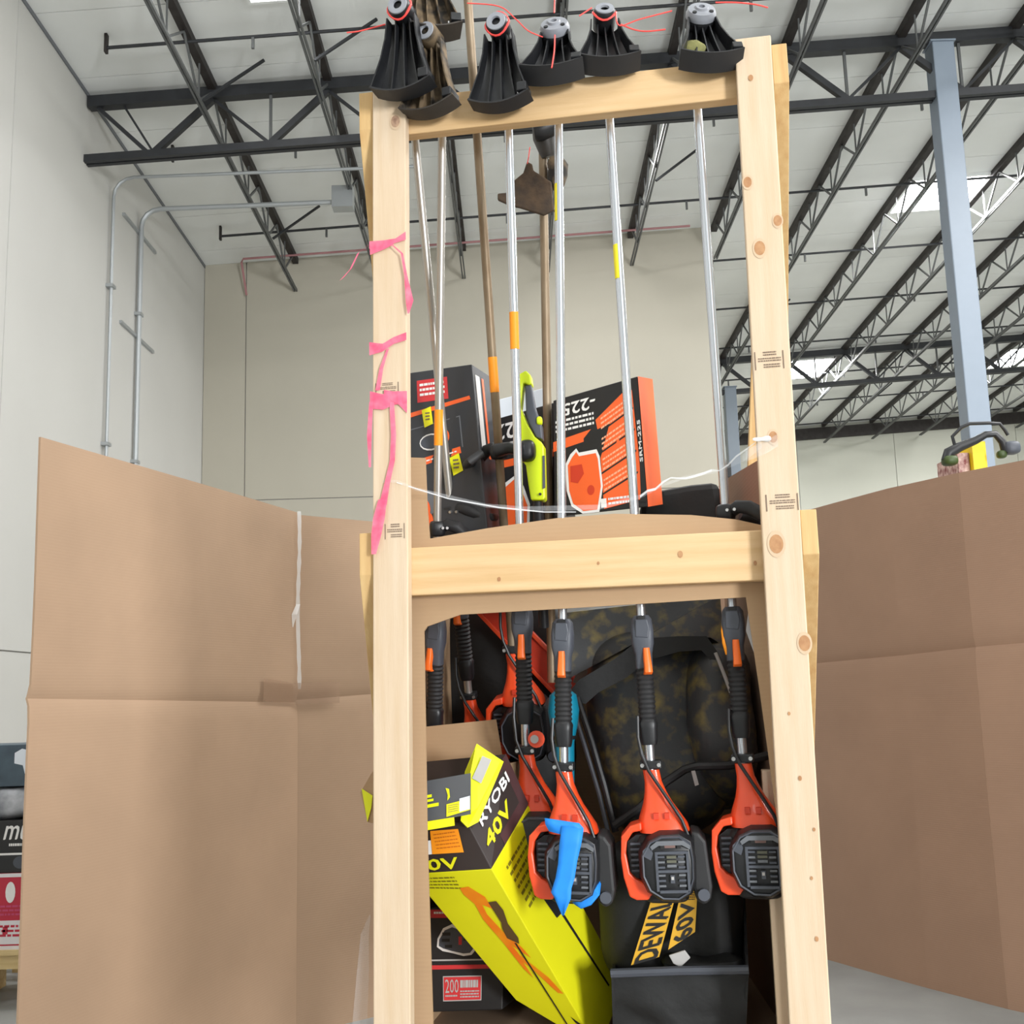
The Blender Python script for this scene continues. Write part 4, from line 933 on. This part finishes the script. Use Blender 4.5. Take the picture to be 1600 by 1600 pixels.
# upper black band of the carton: a raised end section above the lime face
a0, a1 = pt(600, 1290, .155), pt(722, 1272, .13)
qb = [pt(600, 1300, .16), pt(728, 1278, .125), B_ + Vector((0, -.001, 0)), A_ + Vector((0, -.001, 0))]
T.part('end_section', MB().hexa([A_, B_, B_ + bk, A_ + bk, pt(640, 1296, .17), pt(728, 1282, .14), pt(790, 1178, .28), pt(660, 1190, .30)]), BROWN_BK, bevel=.002)
qf = [pt(640, 1296, .17), pt(728, 1282, .14), B_, A_]
lettering(T, qf, '40V', .04, .7, .64, .93, LIME_C, bold=.002, lift=.004)
decal(T, 'price_label', qf, [[(.36, .1), (.82, .14), (.76, .62), (.32, .6)]], STICK_O, lift=.003); decal(T, 'print', qf, print_lines(.4, .18, .75, .55, 5, 70, .3), mat('dark_orange_print', srgb(196, 104, 10), .6), lift=.004)
decal(T, 'print', qf, [rect(.1, .3, .34, .6)], WHITE_P, lift=.002)
qs = [pt(728, 1282, .14), pt(790, 1178, .28), B_ + bk, B_]
TW = Vector((1, -.6, 0))
decal(T, 'side_print', qs, [rect(.35, .0, 1, .98)], MAROON, toward=TW, lift=.002)
# lettering runs up the side
lettering(T, qs, 'RYOBI', .16, .18, .86, .36, WHITE_P, toward=TW, lift=.004, bold=.002); lettering(T, qs, '40V', .1, .5, .68, .74, LIME_C, toward=TW, lift=.004, bold=.003)
decal(T, 'print', q, print_lines(.1, .03, .5, .12, 4, 71, .4), mat('olive_print', srgb(120, 112, 10), .6))
decal(T, 'side_text', qr, print_lines(.2, .06, .75, .3, 7, 72, .4), mat('olive_print', srgb(120, 112, 10), .6), toward=TW)
decal(T, 'side_print', qr, [[(.45, .28), (.62, .3), (.68, .46), (.5, .44)]], CARBON2, toward=TW); decal(T, 'side_print', qr, [[(.6, .46), (.64, .46), (.74, .9), (.71, .9)]], CARBON2, toward=TW)
decal(T, 'picture', q, [[(.72, .18), (.83, .17), (.85, .22), (.8, .3), (.82, .38), (.78, .42), (.66, .4), (.68, .34), (.72, .3)]], mat('dark_brown_print', srgb(84, 62, 30), .6), lift=.003)
decal(T, 'picture', q, [[(.72, .42), (.745, .42), (.735, .95), (.71, .95)]], CARBON2, lift=.003)
decal(T, 'spray_paint', q, [[(.48, .1), (.6, .09), (.72, .15), (.72, .22), (.62, .2), (.6, .26), (.66, .36), (.78, .44), (.82, .5), (.72, .47), (.66, .44), (.68, .5), (.9, .6), (.98, .68), (.9, .69), (.72, .57), (.66, .55), (.66, .65), (.6, .6), (.56, .45), (.5, .3), (.53, .2), (.47, .14)]], SPRAY, lift=.0022)
decal(T, 'print', q, [[(.86, .84), (.97, .86), (.98, .89), (.88, .87)]], CARBON2)
# flaps
def slab(name, a, m, th=.004, label=None):
    n = qn([a[0], a[1], a[2], a[3]], FRONT) * -th
    return T.part(name, MB().add(a + [v + n for v in a], [tuple(range(len(a))), tuple(range(len(a), 2 * len(a)))[::-1]] + [(i, (i + 1) % len(a), (i + 1) % len(a) + len(a), i + len(a)) for i in range(len(a))]), m, label=label)
sf = slab('side_flap', [pt(745, 1162, .2), pt(787, 1190, .22), pt(748, 1284, .13), pt(731, 1293, .115), pt(720, 1282, .12), pt(727, 1205, .2)], LIME_B)
qq = [pt(745, 1162, .2), pt(787, 1190, .22), pt(748, 1284, .13), pt(727, 1205, .2)]
decal(T, 'flap_label', [pt(754, 1182, .19), pt(768, 1188, .19), pt(752, 1225, .17), pt(738, 1217, .17)], [rect(0, 0, 1, 1)], GRY_PR, lift=.006, under=sf)
ff = slab('front_flap', [pt(600, 1232, .14), pt(735, 1208, .13), pt(735, 1272, .11), pt(600, 1298, .12)], mat('grey_carton', srgb(86, 88, 92), .55, noise_amt=.1, nscale=8))
qg = [pt(600, 1232, .14), pt(735, 1208, .13), pt(735, 1272, .11), pt(600, 1298, .12)]
decal(T, 'flap_print', qg, [rect(.42, .35, .56, .42), rect(.45, .46, .58, .52), rect(.42, .58, .64, .66), [(.72, .26), (.76, .3), (.77, .5), (.74, .58), (.745, .44)]], LIME_B, under=ff, lift=.003)
decal(T, 'price_tag', qg, [[(.73, .66), (1, .62), (1, .9), (.73, .96)]], TAG, under=ff, lift=.003); decal(T, 'barcode', qg, [[(.88, .58), (1, .56), (1, .88), (.88, .9)]], PALE, under=ff, lift=.004)
decal(T, 'print', qg, print_lines(.75, .7, .87, .9, 4, 81, .3), INK, under=ff, lift=.005)
slab('price_tag_strip', [pt(640, 1288, .112), pt(709, 1277, .108), pt(710, 1290, .108), pt(640, 1302, .112)], TAG)
slab('left_flap', [pt(563, 1238, .3), pt(584, 1202, .32), pt(600, 1240, .3), pt(600, 1290, .28), pt(574, 1284, .28)], CARD3)
slab('left_flap', [pt(565, 1232, .295), pt(582, 1243, .295), pt(580, 1262, .285), pt(574, 1284, .275)], LIME_B)

# motor parts and goods behind
T = Thing('orange_channel', 'orange-red plastic channel slanting behind the trimmer grips', 'channel', pt(830, 1080, .75), RK)
def bar_px(pts, y, wd, th):
    P_ = [pt(a, b, y + dy) for a, b, dy in pts]; t = (P_[-1] - P_[0]).normalized(); n = t.cross(Vector((0, 1, 0))).normalized()
    return MB().loft([[p - n * wd - Vector((0, th, 0)), p + n * wd - Vector((0, th, 0)), p + n * wd + Vector((0, th, 0)), p - n * wd + Vector((0, th, 0))] for p in P_])
T.part('channel', bar_px([(735, 915, 0), (910, 1098, 0)], .75, .042, .02), ORG_D, bevel=.006)
T.part('rib', bar_px([(722, 930, 0), (893, 1112, 0)], .725, .006, .008), ORG, bevel=.002)
T.part('rib', bar_px([(748, 905, 0), (925, 1086, 0)], .725, .006, .008), ORG, bevel=.002)

T = Thing('blower_tube', 'teal plastic blower tube behind the grip of the blue-taped trimmer', 'blower', pt(880, 1240, .32), RK)
T.part('housing', MB().loft([[v + Vector((0, dy * .02, 0)) for v in []] or superring(pt(879, 1110, .32).x, .34, pt(879, yv, .32).z, a, a, .8, 18) for yv, a, dy in ((1078, .02, 0), (1086, .036, 0), (1110, .042, 0), (1135, .036, 0), (1160, .026, 0), (1225, .022, 0))]), TEAL, smooth=True)
T.part('edge_band', MB().loft([superring(pt(879, 1110, .32).x, .34, pt(879, yv, .32).z, a, a, .8, 18) for yv, a in ((1150, .0325), (1156, .0305))]), BLK, smooth=True)

T = Thing('grey_carton', 'grey and orange striped carton tilted behind the black grass bag', 'carton', pt(920, 1080, .8), RK)
a = [pt(925, 985, .7), pt(992, 1012, .7), pt(960, 1090, .7), pt(895, 1066, .7)]
T.part('carton_body', hex_from(a, (0, .12, .02)), mat('light_grey_carton', srgb(132, 126, 118), .6, noise_amt=.1, nscale=10))
decal(T, 'print', a, [rect(0, 0, 1, .12)], CARBON2); decal(T, 'print', a, [rect(.0, .16, 1, .22)], ORG_C); decal(T, 'print', a, [rect(0, .26, 1, .4)], GRY_L); decal(T, 'print', a, [rect(.1, .44, .9, .48)], CARBON2)
decal(T, 'print', a, [rect(.3, .0, .7, .1)], RED_C, lift=.002)

# black bags
T = Thing('black_bag', 'smooth black bag filling the back left of the lower opening', 'bag', pt(760, 1200, .85), RK)
T.part('bag', MB().sell((pt(770, 1060, .9).x, .92, 1.45), (.26, .13, .36), .5, .5, 28, 18, .03, 4, 4), CLOTH_BK, smooth=True)
T = Thing('grass_bag', 'large dusty black mower grass bag hanging in the middle of the lower opening', 'bag', pt(1040, 1330, .7), RK)
T.part('bag', MB().sell(pt(1035, 1140, .74), (.2, .22, .29), .55, .6, 36, 26, .035, 5, 8), CLOTH_DUST, smooth=True)
T.part('collar', MB().loft([[pt(x0, y0, .46), pt(x1, y1, .46), pt(x1, y1, .56), pt(x0, y0, .56)] for (x0, y0, x1, y1) in ((880, 1092, 915, 1100), (905, 1062, 935, 1082), (960, 1030, 980, 1058), (1000, 998, 1010, 1032), (1060, 994, 1062, 1018), (1104, 994, 1096, 1016), (1122, 1020, 1112, 1034), (1146, 1072, 1136, 1080))]), CLOTH_BK, smooth=True)
T.part('top_panel', MB().add([pt(880, 958, .62), pt(1125, 930, .62), pt(1132, 1010, .55), pt(1110, 996, .5), pt(1005, 998, .5), pt(890, 1060, .56)] + [pt(880, 950, .75), pt(1130, 920, .75)], [(0, 1, 2, 3, 4, 5), (6, 7, 1, 0)]), CLOTH_DUST)
def rail(name, pts, r, m, **k): return T.part(name, MB().tube([pt(*p) for p in pts], r, 8), m, smooth=True, **k)
rail('frame_rail', [(902, 1090, .45), (925, 1160, .43), (945, 1230, .41), (962, 1300, .4)], .009, BLK)
rail('frame_rail', [(893, 1100, .45), (915, 1170, .43), (936, 1240, .41), (950, 1300, .4)], .006, GRY_P)
rail('frame_rail', [(1118, 1020, .45), (1130, 1050, .44), (1142, 1082, .43)], .005, GRY_PR)
rail('handle_bar', [(960, 1290, .36), (1000, 1262, .35), (1040, 1222, .35), (1070, 1202, .35), (1090, 1197, .35), (1140, 1196, .35), (1200, 1180, .37)], .011, BLK_M)
T.part('tab', MB().prism([(pt(a, b, .33).x, pt(a, b, .33).z) for a, b in ((1080, 1205), (1086, 1204), (1092, 1226), (1086, 1228))], .328, .336), GRY_PR)
T = Thing('black_bag', 'dark bag with dusty folds squeezed against the right side wall of the rack', 'bag', pt(1190, 1250, .5), RK)
T.part('bag', MB().sell(Vector((.80, .62, pt(1172, 1130, .62).z)), (.075, .18, .24), .6, .6, 24, 18, .04, 6, 11), CLOTH_DUST, smooth=True)

# dark bag with gold label and box-shaped bag in front
T = Thing('leaf_bag', 'black leaf bag with a torn gold lettered label below the middle motor', 'bag', pt(1050, 1560, .45), RK)
bagc = pt(1050, 1420, .47)
T.part('bag', MB().sell(bagc, (.19, .17, .19), .6, .65, 32, 22, .02, 5, 21), CLOTH_BK, smooth=True)
q = [pt(1022, 1392, .285), pt(1060, 1384, .285), pt(1030, 1495, .27), pt(986, 1508, .27)]
lb = decal(T, 'label', q, [rect(0, 0, 1, 1)], GOLD); 
lettering(T, q, 'DEWALT', .1, .02, .9, .99, GOLD_BK, rot=270, under=lb, lift=.003, bold=.003)
q2 = [pt(1066, 1384, .285), pt(1090, 1390, .285), pt(1086, 1456, .275), pt(1044, 1484, .27)]
lb = decal(T, 'label', q2, [rect(0, 0, 1, 1)], GOLD); lettering(T, q2, '60V', .15, .28, .85, .98, GOLD_BK, rot=270, under=lb, lift=.003, bold=.003)
decal(T, 'print', q2, print_lines(.1, .03, .9, .26, 5, 91, .4), GOLD_BK, under=lb, lift=.003)

T = Thing('tool_bag', 'open box-shaped black fabric bag at the bottom of the lower opening', 'bag', pt(1060, 1680, .4), RK)
a = [pt(955, 1522, .24), pt(1170, 1518, .22), pt(1162, 1690, .24), pt(960, 1690, .26)]
mb = MB(); n = 12
grid = [[bil(a, u / n, v / n) + Vector((0, .018 * noise.noise(Vector((u * .4, v * .5, 3))) - .02 * sin(pi * u / n) * sin(pi * v / n), 0)) for u in range(n + 1)] for v in range(n + 1)]
mb.loft([r_ + [p + Vector((0, .03, 0)) for p in r_[::-1]] for r_ in grid]); T.part('front_panel', mb, CLOTH_BK, smooth=True)
T.part('lip', MB().tube([a[0] + Vector((0, -.002, .002)), (a[0] + a[1]) / 2 + Vector((0, -.006, .006)), a[1] + Vector((0, 0, .004))], .011, 8), GRY_P, smooth=True)
T.part('side_panel', MB().add([a[1], a[1] + Vector((.01, .3, .16)), a[2] + Vector((.01, .3, 0)), a[2]] + [v + Vector((-.006, 0, 0)) for v in (a[1], a[1] + Vector((.01, .3, .16)), a[2] + Vector((.01, .3, 0)), a[2])], [(0, 1, 2, 3), (7, 6, 5, 4), (0, 4, 5, 1), (1, 5, 6, 2), (2, 6, 7, 3), (3, 7, 4, 0)]), CLOTH_BK)
T.part('side_panel', MB().add([a[0], a[0] + Vector((-.01, .3, .0)), a[3] + Vector((-.01, .3, 0)), a[3]] + [v + Vector((.006, 0, 0)) for v in (a[0], a[0] + Vector((-.01, .3, .0)), a[3] + Vector((-.01, .3, 0)), a[3])], [(0, 1, 2, 3), (7, 6, 5, 4), (0, 4, 5, 1), (1, 5, 6, 2), (2, 6, 7, 3), (3, 7, 4, 0)]), CLOTH_BK)
T.part('buckle', MB().prism([(pt(x, y, .25).x, pt(x, y, .25).z) for x, y in ((1045, 1492), (1070, 1484), (1079, 1496), (1063, 1511), (1052, 1505))], .245, .252), GRY_PR, bevel=.002)
T.part('fold', MB().sell(pt(1100, 1500, .32), (.1, .07, .018), .7, .6, 20, 8, .02, 14, 5), CLOTH_BK, smooth=True)

# film at the lower left outside the rack
T = Thing('stretch_film', 'loose stretch film hanging outside the left rack post', 'film', pt(570, 1600, .06), RK)
T.part('sheet', MB().ribbon([pt(578, 1430, .06), pt(570, 1460, .06), pt(567, 1520, .06), pt(562, 1600, .07), pt(560, 1700, .08)], [.004, .02, .03, .036, .04], (1, 0, 0)), FILM)

# ================================================================== HEDGE TOOL BEYOND THE RIGHT SHEET
T = Thing('lidded_tote', 'yellow and red tote carton behind the right cardboard sheet', 'carton', (2.9, 6.9, 0))
w0 = wpt(1518, 690, 6.9); w1 = wpt(1537, 730, 6.9)
T.part('carton_body', MB().box((w0.x - .0, 6.9, 0), (w0.x + .085, 7.4, w0.z)), mat('yellow_carton', srgb(250, 214, 10), .5))
T.part('red_carton', MB().box((w0.x - .075, 6.95, 0), (w0.x - .004, 7.3, w0.z - .06)), mat('dark_red_carton', srgb(120, 40, 44), .6, nscale=30, col2=srgb(220, 190, 180)))
T = Thing('power_tool', 'dark green tool with curved black handle resting behind the right cardboard sheet', 'tool', wpt(1540, 725, 6.8))
W = lambda pts, y=6.8: [wpt(a, b, y) for a, b in pts]
T.part('handle', MB().tube(W([(1478, 720), (1482, 708), (1500, 698), (1525, 688), (1540, 679), (1555, 678), (1566, 690), (1572, 706)]), [.03, .035, .03, .024, .022, .022, .024, .03], 10), BLK, smooth=True)
T.part('foot', MB().sell(wpt(1484, 720, 6.8), (.045, .05, .03), .6, .6, 14, 8), GRASS, smooth=True)
T.part('motor', MB().sell(wpt(1580, 700, 6.8), (.05, .05, .04), .6, .6, 14, 8), GRY_P, smooth=True)
T.part('trim_piece', MB().sell(wpt(1565, 710, 6.8), (.03, .03, .025), .7, .7, 12, 8), GRASS, smooth=True)
T.part('bail', MB().tube(W([(1493, 700), (1488, 682), (1502, 668), (1515, 662), (1545, 661), (1562, 662), (1570, 672), (1575, 680)]), .011, 8), BLK, smooth=True)
for i, (xx, yy, zz_) in enumerate(()): pass
